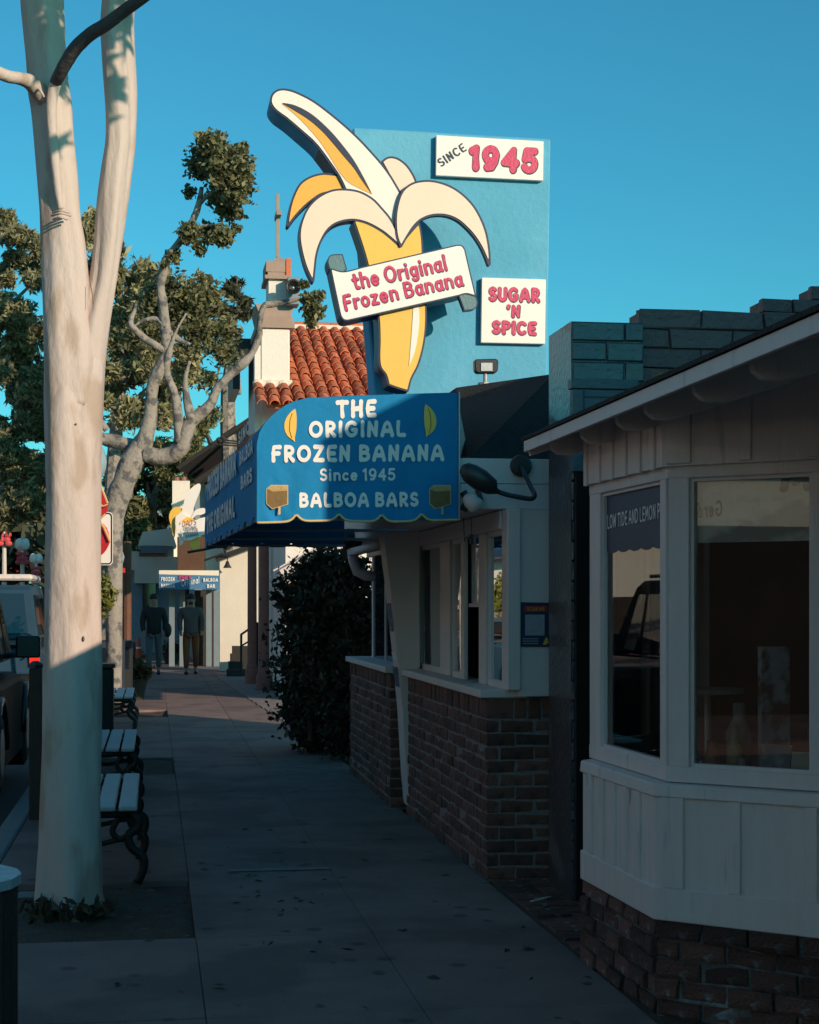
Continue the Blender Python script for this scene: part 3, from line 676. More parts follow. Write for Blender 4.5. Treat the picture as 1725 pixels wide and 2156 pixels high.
for nm, pts, dd, m_, th_ in (('curl', curl1, 0.01, m_curl, .2), ('curl', curl2, 0.01, m_curl, .06), ('banner', ribbon, 0.0, m_signw, .24)):
    mb = MB(); thick_shape(mb, pts, 5 if nm == 'banner' else 4, b+dd, th_); e = rb.part(nm+'_edge', mb, m_navs)
    mb = MB(); thick_shape(mb, pts, -2, b+dd-.005, .006); rb.part(nm, mb, m_, parent=e)
def sign_text(th, s, x0, y0, x1, y1, cap, b, parent=None, r=.115, shadow=True, m_=m_red, **kw):
    """baseline from (x0,y0) to (x1,y1) px, cap height px"""
    l = math.hypot(x1-x0, y1-y0); ux, uy = (y1-y0)/l*cap, -(x1-x0)/l*cap
    for (dx, dy, gr, mm, e) in (((1.0,1.5,.022,m_navs,-.0015),) if shadow else ())+((0,0,0,m_,-.004),):
        mb = MB(); p0 = H(x0+dx,y0+dy,b=b+e); p1 = H(x1+dx,y1+dy,b=b+e); up = vsub(H(x0+dx+ux,y0+dy+uy,b=b+e), p0)
        text_on(mb, s, p0, p1, up, r=r, grow=gr, **kw); th.part('lettering_shadow' if gr else 'lettering', mb, mm)
def cr(x, y): return 526.3+.3966*x, 157.9+.3966*y
p, q = cr(552,1142), cr(1052,1036); sign_text(rb, "the Original", p[0], p[1], q[0], q[1], 36, b-.006, r=.085, gap=.07)
p, q = cr(502,1254), cr(1138,1118); sign_text(rb, "Frozen Banana", p[0], p[1], q[0], q[1], 35, b-.006, r=.085, gap=.07)
s1 = Thing('since_sign', 'white rectangular sign reading SINCE 1945 near the top of the sky blue wall', 'sign', H(1030,378,b=BS))
bq = BS-.05
mb = MB(); mb.prism([H(919,284,b=bq),H(918,369,b=bq),H(1144,380,b=bq),H(1145,297,b=bq)],(0,.046,0)); s1.part('panel', mb, m_signw, bevel=.003)
sign_text(s1, "SINCE", 930, 352, 984, 316, 19, bq-.002, r=.08, shadow=False, m_=m_navs, gap=.16)
sign_text(s1, "1945", 986, 358, 1132, 366, 56, bq-.002, r=.14, gap=.07)
s2 = Thing('sugar_sign', "white square sign reading SUGAR 'N SPICE low on the sky blue wall", 'sign', H(1080,722,b=BS))
mb = MB(); mb.prism([H(1015,584,b=bq),H(1013,721,b=bq),H(1148,724,b=bq),H(1150,588,b=bq)],(0,.046,0)); s2.part('panel', mb, m_signw, bevel=.003)
sign_text(s2, "SUGAR", 1028, 634, 1137, 637, 32, bq-.002, r=.13, gap=.05)
sign_text(s2, "'N", 1066, 668, 1096, 669, 28, bq-.002, r=.12, gap=.09)
sign_text(s2, "SPICE", 1035, 703, 1129, 706, 30, bq-.002, r=.13, gap=.05)

# ================================================================ AWNING
BA = 9.40
aw = Thing('awning', 'big blue round-topped canvas awning with white shop lettering over the sidewalk', 'awning', H(755,1098,b=BA))
prof = spline([(541,1098),(540,1010),(541,940),(546,912),(562,886),(588,862),(616,846),(650,837)],4)
botm = []
pk = [624,714,804,888]; x = 541
xs = [541]
def ybot(x):
    d = min(abs(x-q) for q in pk); base = 1099-0.007*(x-541)
    return base-15*math.exp(-(d/9.0)**1.3)+1.5*math.cos((x-541)/45)
nb = 90
bl_ = [(967-(967-541)*i/nb, ybot(967-(967-541)*i/nb)) for i in range(nb+1)]
outline = prof+[(760,832),(860,829),(967,826)]+bl_[:-1]
# front panel subdivided a little so that the cloth can ripple
mb = MB(); NX, NZ = 90, 26
def topy(x):
    pts = prof+[(760,832),(860,829),(967,826)]
    if x <= 541.5: return 935
    for i in range(len(pts)-1):
        if pts[i][0] <= x <= pts[i+1][0] and pts[i+1][0] > pts[i][0]:
            t = (x-pts[i][0])/(pts[i+1][0]-pts[i][0]); return pts[i][1]+(pts[i+1][1]-pts[i][1])*t
    return 826
vs = []; fs = []
for i in range(NX+1):
    x = 541+(967-541)*i/NX; t0 = topy(x); t1 = ybot(x)
    for j in range(NZ+1):
        v = j/NZ; y = t0+(t1-t0)*v; p = H(x, y, b=BA)
        w = .010*math.sin((x*0.05)+v*4)*v + .012*max(0, 1-abs(x-575)/45)*math.sin((x-y)*.11)*(v**2)
        w = max(w, -.002)
        vs.append((p[0], p[1]+w+.006, p[2]))
for i in range(NX):
    for j in range(NZ): fs.append((i*(NZ+1)+j, i*(NZ+1)+j+1, (i+1)*(NZ+1)+j+1, (i+1)*(NZ+1)+j))
mb.add(vs, fs); aw.part('end_panel', mb, m_navy, smooth=True)
mb = MB(); mb.tube([vadd(H(x,y,b=BA),(0,-.002,0)) for x,y in bl_], .0075, 6); aw.part('piping', mb, m_gold, smooth=True)
# barrel along the street
BF = 13.9; SH = H(433,1152,b=BF)[0]-H(541,1098,b=BA)[0]
P0 = [H(x,y,b=BA+.004) for x,y in prof+[(760,832),(860,829),(967,826)]]
nbr = 40; vs = []; fs = []; m_ = len(P0)
for i in range(nbr+1):
    t = i/nbr
    for j, p in enumerate(P0):
        sag = .012*math.sin(t*math.pi*5)**2*(1 if 4 < j else .6)
        z = p[2]
        if j == 0: z = p[2]-.0+.045*(-math.exp(-((((t*9) % 1)-.5)/.18)**2)*-1) if i not in (0, nbr) else p[2]
        vs.append((p[0]+SH*t+(sag if j < 8 else 0), p[1]+(BF-BA)*t, z))
for i in range(nbr):
    for j in range(m_-1): fs.append((i*m_+j, i*m_+j+1, (i+1)*m_+j+1, (i+1)*m_+j))
mb = MB(); mb.add(vs, fs); aw.part('canopy', mb, m_navy, smooth=True)
mb = MB(); far = [vadd(H(x,y,b=BA),(SH,BF-BA,0)) for x,y in outline]; mb.poly(far); aw.part('far_end_panel', mb, m_navy)
fr = MB()
for z_, a_ in ((P0[0][2]+.02, P0[0][0]+.02),):
    fr.tube([(a_,BA+.03,z_),(a_+SH,BF-.03,z_)],.012,6)
for t in (0.01,.34,.67,.99):
    fr.tube([(P0[0][0]+.02+SH*t,BA+(BF-BA)*t,P0[0][2]+.02),(P0[-1][0]+SH*t,BA+(BF-BA)*t,P0[0][2]+.02)],.012,6)
aw.part('frame', fr, m_grey_m)
mb = MB(); mb.tube([vadd(p,(0,-.004,0)) for p in (H(967,826,b=BA),H(967,1095,b=BA))],.006,6); aw.part('edge_rope', mb, m_grey_m); aw.part('hanging_cord', cord_mb, m_black)
def aw_text(s, x0, x1, y, cap, r=.11, yr=None, gap=.1, space=.34):
    mb = MB(); p0 = H(x0,y,b=BA+.001); p1 = H(x1,yr if yr else y,b=BA+.001)
    up = vsub(H(x0,y-cap,b=BA+.001), p0); text_on(mb, s, p0, p1, up, r=r, gap=gap, space=space, grid=.035); aw.part('lettering', mb, m_print)
aw_text("THE", 707, 793, 881, 39, r=.125, yr=879)
aw_text("ORIGINAL", 650, 855, 922, 36, r=.12, yr=920)
aw_text("FROZEN BANANA", 570, 936, 974, 37, r=.12, yr=971, space=.4)
aw_text("Since 1945", 673, 833, 1013, 27, r=.095, yr=1012)
aw_text("BALBOA BARS", 629, 882, 1069, 32, r=.12, yr=1067)
# plain fruit and frozen bar pictures printed on the cloth
def printed(nm, pts, m_, e=.001):
    mb = MB(); mb.poly([H(x,y,b=BA+e) for x,y in pts]); return aw.part(nm, mb, m_)
m_ychoc = mat('brown_print', (0.20,0.12,0.045), 0.8, .2, 30)
m_nuts = mat('tan_print', (0.48,0.33,0.13), 0.8, .3, 60)
for x0, fl_ in ((612,1),(906,-1)):
    b_ = [(x0+fl_*dx, y) for dx,y in ((8,862),(2,866),(-8,878),(-13,892),(-12,906),(-6,918),(4,926),(9,930),(9,921),(12,905),(13,885),(12,870),(10,861))]
    if fl_ < 0: b_ = [(x, y-10) for x, y in b_]
    printed('fruit_print', spline(b_, 3, closed=True), m_yellow)
    mb = MB(); mb.tube([H(x,y,b=BA-.0015) for x,y in [(x0+fl_*dx, y-(10 if fl_ < 0 else 0)) for dx,y in ((4,870),(-1,885),(-2,905),(3,922))]],.0022,4); aw.part('fruit_line', mb, mat('ochre_print',(0.5,0.25,0.03),.8,.1))
for x0 in (585, 928):
    printed('bar_border', [(x0-24,1029),(x0-14,1021),(x0+22,1021),(x0+22,1062),(x0-12,1072),(x0-24,1061)], mat('pale_gold_print',(0.6,0.42,0.2),.8,.1), .001)
    printed('bar_print', [(x0-22,1030),(x0-10,1035),(x0+20,1033),(x0+20,1061),(x0-11,1070),(x0-22,1060)], m_ychoc, -.001)
    printed('nut_print', [(x0-22,1029),(x0-13,1023),(x0+20,1023),(x0+20,1032),(x0-10,1034)], m_nuts, -.0015)
    printed('stick_print', [(x0+1,1068),(x0+6,1067),(x0+6,1082),(x0+3,1084),(x0+1,1082)], mat('pale_gold_print',(0.6,0.42,0.2),.8,.1), -.002)
# lettering along the street side of the awning
a0 = P0[0][0]-.008
def side_text(s, t0, t1, z, cap, lean=0.0, r=.12):
    mb = MB(); q0 = (a0+SH*t1+lean, BA+(BF-BA)*t1, z); q1 = (a0+SH*t0+lean, BA+(BF-BA)*t0, z)
    text_on(mb, s, q0, q1, (lean*.6, 0, cap), r=r, grid=.06); aw.part('lettering', mb, m_print)
side_text("FROZEN BANANA", .30, .92, 2.42, .20)
side_text("THE ORIGINAL", .32, .95, 2.16, .15)
side_text("BALBOA", .04, .24, 2.46, .09); side_text("BARS", .05, .22, 2.30, .09); side_text("SINCE", .04, .26, 2.60, .08)

# ================================================================ PIER + PARAPET
pa, pbn = toab(.874, 8.92)
pr_ = Thing('block_pier', 'tall dark teal pier of painted blocks between the banana stand and the white cottage', 'pier', (pa, pbn, 0))
PW, PD = .395, .52
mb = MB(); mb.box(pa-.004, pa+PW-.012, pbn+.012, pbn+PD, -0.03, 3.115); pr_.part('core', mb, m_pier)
blk = [brick_mesh('block', 1.0, .05, .098, .003) for _ in range(3)]
def block_mesh(l, h, m_, jit=.003):
    me = brick_mesh('block', l, .06, h, jit); me.materials.append(m_); return me
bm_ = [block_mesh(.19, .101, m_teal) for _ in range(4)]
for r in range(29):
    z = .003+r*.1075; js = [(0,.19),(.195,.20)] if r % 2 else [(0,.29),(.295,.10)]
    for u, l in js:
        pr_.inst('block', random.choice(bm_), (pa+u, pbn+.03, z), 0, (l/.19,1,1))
mb = MB(); p = H(1207,797,b=pbn-.09); q = H(1340,797,b=pbn-.09); mb.box(p[0], q[0], pbn-.09, pbn-.02, 2.3, p[2]-.055)
tc_ = Thing('teal_panel', 'pale teal boarded panel in front of the glossy pier just above the cottage eave', 'panel', (p[0], pbn-.09, 2.3))
mb2 = MB(); mb2.box(p[0]-.01, q[0]+.01, pbn-.10, pbn-.015, p[2]-.052, p[2]); tc_.part('board', mb, m_teal2, bevel=.003); tc_.part('cap_board', mb2, m_teal2, bevel=.003)
mb = MB(); mb.box(p[0]+.055,p[0]+.062,pbn-.094,pbn-.088,2.3,p[2]-.06); mb.box(p[0]+.062,p[0]+.40,pbn-.094,pbn-.088,p[2]-.10,p[2]-.092); tc_.part('joint', mb, m_navyp)
pw = Thing('parapet_wall', 'stepped grey painted block parapet rising above the cottage roof against the sky', 'wall', (2.62, 8.75, 2.2))
g0 = H(1346,649,b=8.74)
bg_ = [block_mesh(.35, .102, m_grey, .007) for _ in range(5)]
topz = g0[2]
mb = MB(); mb.box(g0[0]+.015, 5.2, 8.765, 8.98, 2.2, topz-.012); s1a = H(1606,620,b=8.74); mb.box(s1a[0]+.015, 5.2, 8.765, 8.98, topz-.012, topz+.068); s2a = H(1712,597,b=8.74); mb.box(s2a[0]+.015,5.2,8.765,8.98,topz+.068,topz+.148); pw.part('core', mb, m_grey)
def prow(a_s, ztop, hgt, odd):
    u = a_s-(.18 if odd else 0)
    while u < 4.6:
        x0 = max(u, a_s); x1 = u+.352
        if x1-x0 > .03: pw.inst('block', random.choice(bg_), (x0, 8.77+random.uniform(-.004,.006), ztop-hgt+.006), 0, ((x1-x0)/.35-.012, 1, (hgt-.008)/.102))
        u += .358
prow(s2a[0], topz+.155, .085, 0); prow(s1a[0], topz+.075, .078, 1)
for r in range(8): prow(g0[0], topz-r*.108, .108, r % 2)
mb = MB()
for k in range(9):
    p = H(1375+k*6,800-random.uniform(0,4),b=8.62); mb.tube(spline([p,(p[0]+random.uniform(-.06,.03),p[1],p[2]+.04),(p[0]+random.uniform(-.08,.10),p[1]-.03,p[2]+random.uniform(-.02,.05))],4),.0025,4)
solo('dry_vine', mb, mat('dry_twig',(0.45,0.22,0.10),.9,.2), 'tuft of dry orange vine twigs caught on top of the cottage roof edge', 'vine', H(1390,800,b=8.62))

# ================================================================ WHITE COTTAGE with bay window
co = Thing('cottage', 'white board and batten cottage shop with angled bay window and open eaves', 'shop', (1.9, 6.5, 0))
Wf = toab(.829, 7.49); W0 = toab(1.02, 6.5); d2 = (.828, -.561); W1 = toab(1.02+d2[0]*.74, 6.5+d2[1]*.74)
We = (W1[0]+.02, W1[1]-3.2); Wb = (Wf[0]+.42, Wf[1]+.42)
faces = [(Wb, Wf), (Wf, W0), (W0, W1), (W1, We)]
LEN = [flen(*f) for f in faces]
# skirt panel following the bay, flaring outwards
def loop(d, z, cut=0.0):
    """mitred outline of the bay at distance d outward"""
    Wq = (Wf[0]+(W0[0]-Wf[0])*cut, Wf[1]+(W0[1]-Wf[1])*cut); pts = [(Wq[0]+.42, Wq[1]+.42), Wq, W0, W1, We]; out = []
    for i, p in enumerate(pts):
        ns = []
        for j in (i-1, i):
            if 0 <= j < 4:
                P, Q = pts[j], pts[j+1]; l = flen(P, Q); ns.append(((Q[1]-P[1])/l, -(Q[0]-P[0])/l))
        nx = sum(n[0] for n in ns)/len(ns); ny = sum(n[1] for n in ns)/len(ns); l2 = nx*nx+ny*ny
        out.append((p[0]+nx*d/l2, p[1]+ny*d/l2, z))
    return out
def band(mb, d0, z0, d1, z1, th=0.03, cut=0.0):
    a = loop(d0, z0, cut); b = loop(d1, z1, cut); c = loop(d0-th, z0, cut); d = loop(d1-th, z1, cut); n = len(a)
    mb.add(a+b+c+d, [(i, i+1, n+i+1, n+i) for i in range(n-1)]+[(2*n+i+1, 2*n+i, 3*n+i, 3*n+i+1) for i in range(n-1)]+[(n+i, n+i+1, 3*n+i+1, 3*n+i) for i in range(n-1)]+[(i+1, i, 2*n+i, 2*n+i+1) for i in range(n-1)]+[(0,n,3*n,2*n),(n-1,3*n-1,4*n-1,2*n-1)])
mb = MB(); band(mb, .070, .376, .070, .855, cut=.10); skirt = co.part('skirt_panel', mb, m_whiteb)
mb = MB(); band(mb, .082, .372, .082, .50, .018, cut=.10); co.part('base_board', mb, m_whiteb, bevel=.004)
mb = MB(); band(mb, .085, .848, .080, .90, .09, cut=.10); co.part('ledge', mb, m_whiteb, bevel=.006)
mb = MB(); band(mb, .018, .903, .018, .965, .05); co.part('window_sill', mb, m_whiteb, bevel=.003)
mb = MB(); band(mb, .018, 2.085, .018, 2.135, .05); co.part('window_head', mb, m_whiteb, bevel=.003)
mb = MB(); band(mb, .040, 2.132, .040, 2.46); co.part('frieze_panel', mb, m_whiteb)
def batten(fi, u, w, z0, z1, d0, flare, t=.010, m_=None):
    mb = MB(); P, Q = faces[fi]; vs = []
    for z, d in ((z0, d0+flare), (z1, d0)):
        for uu, dd in ((u-w/2, d+t), (u+w/2, d+t), (u+w/2, d-.004), (u-w/2, d-.004)): vs.append(fpt(P, Q, uu, dd, z))
    mb.add(vs, [(3,2,1,0),(4,5,6,7),(0,1,5,4),(1,2,6,5),(2,3,7,6),(3,0,4,7)]); co.part('batten', mb, m_ or m_whiteb, bevel=.003)
for u in (.20,.36,.52,.68,.84): batten(1, u, .05, .50, .848, .070, 0, t=.012)
for u, w in ((.045,.095),(.30,.05),(.60,.05)): batten(2, u, w, .50, .848, .070, 0, t=.012)
for u in (.03,.22,.40,.58,.76,.93): batten(1, u, .045, 2.125, 2.42, .040, .0)
for u, w in ((.055,.105),(.33,.05),(.60,.05)): batten(2, u, w, 2.14, 2.46, .040, .0)
# window posts (frame verticals) and glass
def wpost(fi, u0, u1, d1=.018):
    mb = MB(); fbox(mb, *faces[fi], u0, u1, .963, 2.087, -.05, d1); co.part('window_post', mb, m_whiteb, bevel=.003)
g0u = .155; g1u = LEN[1]-.07
wpost(1, 0, g0u); wpost(1, g1u, LEN[1]-.001); wpost(2, .001, .088); wpost(2, .58, LEN[2]); wpost(0, 0, .1); wpost(0, LEN[0]-.1, LEN[0])
for fi, u0, u1 in ((1, g0u, g1u), (2, .088, .58), (0, .1, LEN[0]-.1)):
    fr = MB(); 
    for a_, b_, c_, d_ in ((u0,u0+.014,.965,2.085),(u1-.014,u1,.965,2.085),(u0+.014,u1-.014,.965,.979),(u0+.014,u1-.014,2.071,2.085)): fbox(fr, *faces[fi], a_, b_, c_, d_, -.03, .004)
    f = co.part('sash', fr, m_black if fi == 9 else m_whiteb)
    mb = MB(); P, Q = faces[fi]; mb.poly([fpt(P,Q,u0,-.012,.965),fpt(P,Q,u1,-.012,.965),fpt(P,Q,u1,-.012,2.085),fpt(P,Q,u0,-.012,2.085)]); co.part('pane', mb, m_glass, parent=f)
# drips of white paint under the ledge
mb = MB()
for u, l in ((.15,.05),(.34,.07),(.53,.09),(.72,.06)): 
    P, Q = faces[1]; q0 = fpt(P,Q,u,.078,.845); q1 = fpt(P,Q,u+.01,.080,.845-l); mb.tube([q0,q1],[.012,.004],6)
co.part('paint_drip', mb, m_white, kind='stuff')
# walls, room, side
mb = MB(); mb.box(2.62, 2.70, 7.85, 8.25, 0, 2.5); mb.box(2.70,6,8.17,8.25,0,2.5); mb.box(W1[0]+.3,W1[0]+.38,-14,W1[1]-3,0,2.5); mb.box(Wb[0],2.62,Wb[1],Wb[1]+.08,0,2.5); co.part('wall', mb, m_white)
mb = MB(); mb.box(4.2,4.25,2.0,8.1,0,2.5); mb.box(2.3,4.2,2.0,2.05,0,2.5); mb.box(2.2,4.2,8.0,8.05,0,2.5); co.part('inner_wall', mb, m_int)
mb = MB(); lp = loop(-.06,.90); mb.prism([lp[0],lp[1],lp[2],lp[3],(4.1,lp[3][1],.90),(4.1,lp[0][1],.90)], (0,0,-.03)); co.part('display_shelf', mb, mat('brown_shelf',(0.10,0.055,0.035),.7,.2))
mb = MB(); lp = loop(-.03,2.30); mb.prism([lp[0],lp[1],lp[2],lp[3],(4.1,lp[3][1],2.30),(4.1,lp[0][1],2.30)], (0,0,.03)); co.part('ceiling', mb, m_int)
# brick foundation of the bay
fo = Thing('brick_foundation', 'rough worn red brick foundation with mortar smears below the white cottage bay', 'brick foundation', (1.9, 6.3, 0))
lo = loop(.066, 0, .08)
mb = MB(); band(mb, .056, -.03, .056, .372, .12, cut=.08); fo.part('mortar_core', mb, mat('old_mortar',(0.13,0.115,0.11),.95,.3,14,.8,60,col2=(0.30,0.29,0.30),c2s=5,c2t=.6))
n_ = 0
for i in (0,1,2,3):
    P = (lo[i][0], lo[i][1]); Q = (lo[i+1][0], lo[i+1][1])
    n_ += lay(fo, bsold, P, Q, 5, .0, wob=.009, joint=.010)
mb = MB(); p = H(1365,1936,a=1.86)
for px, py, w, h in ((1385,1950,.05,.07),(1440,2010,.10,.025),(1620,2010,.025,.06),(1330,2010,.10,.02),(1500,2110,.06,.03)):
    q = H(px,py,b=6.0) ; 
# brick edging / paving between walk and pier
pvb = Thing('brick_apron', 'uneven old brick apron on the ground at the foot of the dark pier', 'brick paving', (1.93, 8.2, 0))
me_ = [brick_mesh('paving_brick', .19, .06, .09, .006) for _ in range(4)]
for me in me_: me.materials.append(m_brick_old)
bb_ = Wf[1]-.1
while bb_ < B1-.05:
    for k in range(4):
        o = pvb.inst('paving_brick', random.choice(me_), (1.925+k*.2+(random.uniform(-.006,.006)), bb_+.09+random.uniform(-.004,.004), -.028+random.uniform(-.006,.008)), 0, (1,1,1), rx=R(-90))
    bb_ += .1
mb = MB(); p = H(1118,1898,z=.02); q = H(1160,1888,z=.02); mb.tube([p,vlerp(p,q,.5),q],[.004,.006,.003],6)
solo('paper_scrap', mb, m_signw, 'thin white paper scrap on the bricks at the foot of the dark pier', 'litter', p)

# roof: fascia, shingles, rafters
EA, EZ = 1.73, 2.305; EB = H(1112,945,a=EA)[1]
sl = .30
mb = MB(); mb.box(EA-.02, EA, -14, EB, EZ, EZ+.052); co.part('eave_fascia', mb, m_whiteb, bevel=.002)
def rz(a): return EZ+.052+(a-EA)*sl
mb = MB(); mb.prism([(EA-.03,EB+.01,EZ+.054),(5.4,EB+.01,rz(5.4)),(5.4,EB+.01,rz(5.4)+.02),(EA-.03,EB+.01,EZ+.070)], (0,-14-EB,0)); co.part('shingle_roof', mb, m_shingle)
mb = MB(); mb.prism([(EA,EB,EZ+.030),(5.4,EB,rz(5.4)-.02),(5.4,EB,rz(5.4)-.002),(EA,EB,EZ+.052)], (0,-14-EB,0)); co.part('soffit', mb, m_whiteb)
mb = MB(); mb.beam((EA,EB,EZ+.02),(4.0,EB,rz(4.0)-.03),.03,.075); co.part('rake_board', mb, m_whiteb)
for px in (1188,1254,1331,1393,1499,1624,1790):
    bb_ = H(px,950,a=EA+.12)[1]; mb = MB(); a0_, a1_ = EA+.05, EA+.75
    pf = [(a0_+.00,EZ+.035),(a0_+.01,EZ-.005),(a0_+.04,EZ-.028),(a0_+.10,EZ-.032),(a1_,rz(a1_)-.12),(a1_,rz(a1_)-.02)]
    mb.prism([(x,bb_-.019,z) for x,z in pf],(0,.038,0)); co.part('rafter_tail', mb, m_whiteb, bevel=.003)
# unseen taller block added to cast the awning shadow, with low shops beside it
tb = Thing('shadow_caster_block', 'unseen stucco block added behind the white cottage to cast the awning shadow', 'building', (4.25,5,0))
mb = MB(); mb.box(4.25,11,4.75,7.05,0,4.12); tb.part('wall', mb, m_cream); mb = MB(); mb.box(4.22,11.05,4.75,7.08,4.12,4.16); tb.part('caster_cap', mb, m_shingle2)  # parts of the unseen block added to cast the awning shadow
mb = MB(); mb.box(4.4,11,-40,4.74,0,3.0); solo('rear_shop', mb, m_cream, 'low plain stucco shop wing behind the white cottage roof', 'building', (4.4,0,0))
fb = Thing('row_shop', 'row of low stucco shops along the same sidewalk behind the viewer', 'building', (2.0,-20,0))
mb = MB(); mb.box(2.1,4.24,-60,-14.05,0,3.2); fb.part('wall', mb, m_cream); mb = MB(); mb.box(2.05,4.24,-60,-14.02,3.2,3.3); fb.part('roof', mb, m_shingle2)

# ---- shop window contents and painted reflections
th_ = Thing('reflection', 'grey cream sheet painted as a reflected sunlit wall with mirrored brown lettering across the top of the large bay pane', 'reflection', fpt(*faces[2],.1,-.05,1.84))  # stands in for a reflected sunlit wall, its tree shadows put into the colour
mb = MB(); P, Q = faces[2]; n1 = 24; vs = []; fs = []
for i in range(n1+1):
    for j in (0,1): vs.append(fpt(P,Q,.09+(.58-.09)*i/n1,-.05-.006*math.sin(i*1.1), 1.835 if j == 0 else 2.085))
for i in range(n1): fs.append((2*i,2*i+2,2*i+3,2*i+1))
mb.add(vs, fs); th_.part('cloth', mb, mat('reflected_wall_cream',(0.85,0.74,0.66),.9,.12,4,.2,20,col2=(0.42,0.37,0.35),c2s=3.2,c2t=.52,stretch=(1,1,2.2)), smooth=True)  # painted sheet standing in for the reflected sunlit wall
m_btxt = mat('dark_brown_print',(0.06,0.035,0.03),.8,.1)
mb = MB(); text_on(mb,"Gerd",fpt(P,Q,.095,-.042,1.93),fpt(P,Q,.20,-.042,1.935),(0,0,.065),mirror=True,r=.09,grid=.05); th_.part('lettering', mb, m_btxt)
mb = MB(); text_on(mb,"M",fpt(P,Q,.43,-.042,2.02),fpt(P,Q,.56,-.042,2.02),(0,0,.085),mirror=True,r=.12,grid=.05); th_.part('lettering', mb, m_btxt)
wl = Thing('reflected_awning_band', 'navy band painted as a reflected awning with white slogan lettering and scalloped lower edge in the narrow bay pane', 'banner', fpt(*faces[1],g0u,-.04,1.7))  # not a banner, stands in for the reflected awning
P, Q = faces[1]; pts = [fpt(P,Q,g0u+.014,-.0095,2.07),fpt(P,Q,g1u-.014,-.0095,2.07)]
k = 28; lowe = []
for i in range(k+1):
    u = g1u-.014-(g1u-g0u-.028)*i/k; lowe.append(fpt(P,Q,u,-.0095,1.83-.012*abs(math.sin(i/k*math.pi*5))))
mb = MB(); mb.poly(pts+lowe); wl.part('cloth', mb, m_navyp)  # on the glass, navy band standing in for the reflected awning
mb = MB(); text_on(mb,"LOW TIDE AND LEMON PI",fpt(P,Q,g0u+.03,-.006,1.925),fpt(P,Q,g1u-.05,-.006,1.94),(0,0,.062),r=.075,grid=.06); wl.part('lettering', mb, m_print)
def on_shelf(u, d, z=.90): return fpt(*faces[2], u, -d, z)
tb_ = Thing('pedestal_table', 'small pale pedestal cafe table inside the shop behind the large bay pane', 'table', (2.65,6.75,.90))
c = (2.35,6.9,.90)
mb = MB(); mb.lathe((2.35,6.85,.90),[(.07,0),(.07,.01),(.014,.03),(.014,.30),(.03,.31)],12); tb_.part('pedestal', mb, m_whiteb, smooth=True)
mb = MB(); mb.lathe((2.35,6.85,1.215),[(.15,0),(.15,.02)],20); tb_.part('table_top', mb, mat('pale_table',(0.35,0.33,0.32),.5,.1))
mb = MB(); mb.prism([fpt(*faces[2],.30,-.16,.905),fpt(*faces[2],.42,-.16,.905),fpt(*faces[2],.42,-.20,1.05),fpt(*faces[2],.30,-.20,1.05)],(.004,.004,0)); bk = solo('picture_card', mb, mat('pale_card',(0.42,0.44,0.46),.6,.25,9,0,col2=(0.15,0.2,0.25),c2s=8,c2t=.5), 'pale picture card leaning at the bottom of the large bay pane', 'card', fpt(*faces[2],.30,-.16,.905))
mb = MB(); mb.prism([fpt(*faces[2],.44,-.12,.905),fpt(*faces[2],.55,-.12,.905),fpt(*faces[2],.55,-.15,1.03),fpt(*faces[2],.44,-.15,1.03)],(.004,.004,0)); solo('picture_card', mb, mat('cream_card',(0.5,0.45,0.38),.6,.2,7,0,col2=(0.1,0.08,0.07),c2s=6,c2t=.6), 'cream picture card standing at the lower right corner of the large bay pane', 'card', fpt(*faces[2],.44,-.12,.905))
mb = MB(); mb.box(2.48,2.60,6.55,6.60,.90,1.42); solo('menu_stand', mb, mat('silver_stand',(0.30,0.31,0.34),.5,.3,8,0,col2=(0.08,0.06,0.06),c2s=10,c2t=.5), 'tall pale menu stand inside the shop behind the middle of the large bay pane', 'stand', (2.48,6.55,.90))
mb = MB(); mb.blob((2.22,6.9,1.30),(.07,.07,.06),10,8); mb.blob((2.24,6.92,1.22),(.05,.05,.05),10,6); solo('glass_jar', mb, mat('jar_white',(0.35,0.33,0.30),.4,.3,12,0), 'pale round jar on a table inside the shop, left part of the large bay pane', 'jar', (2.22,6.9,1.2), smooth=True)
mb = MB(); mb.blob((2.95,6.4,1.15),(.14,.10,.20),10,8); solo('chair_back', mb, mat('olive_seat',(0.10,0.075,0.02),.7,.2), 'olive brown chair back inside the shop at the right of the large bay pane', 'chair', (2.95,6.4,.95), smooth=True)

# ================================================================ opposite side of the street (seen in the glass)
ob = Thing('opposite_shop', 'long low white stucco shop across the street with a navy scalloped awning', 'building', (-14,20,0))
mb = MB(); mb.box(-24,-14,-30,120,0,7.5); ob.part('wall', mb, m_stucco)
mb = MB(); mb.prism([(-14,-10,6.0),(-12.9,-10,4.3),(-12.9,-10,3.9),(-14,-10,3.9)],(0,125,0)); ob.part('awning', mb, m_navyp)
mb = MB(); mb.box(-14,-13.9,12,120,0,1.8); mb.box(-14,-13.9,-30,12,0,2.7); ob.part('base_wall', mb, m_int)

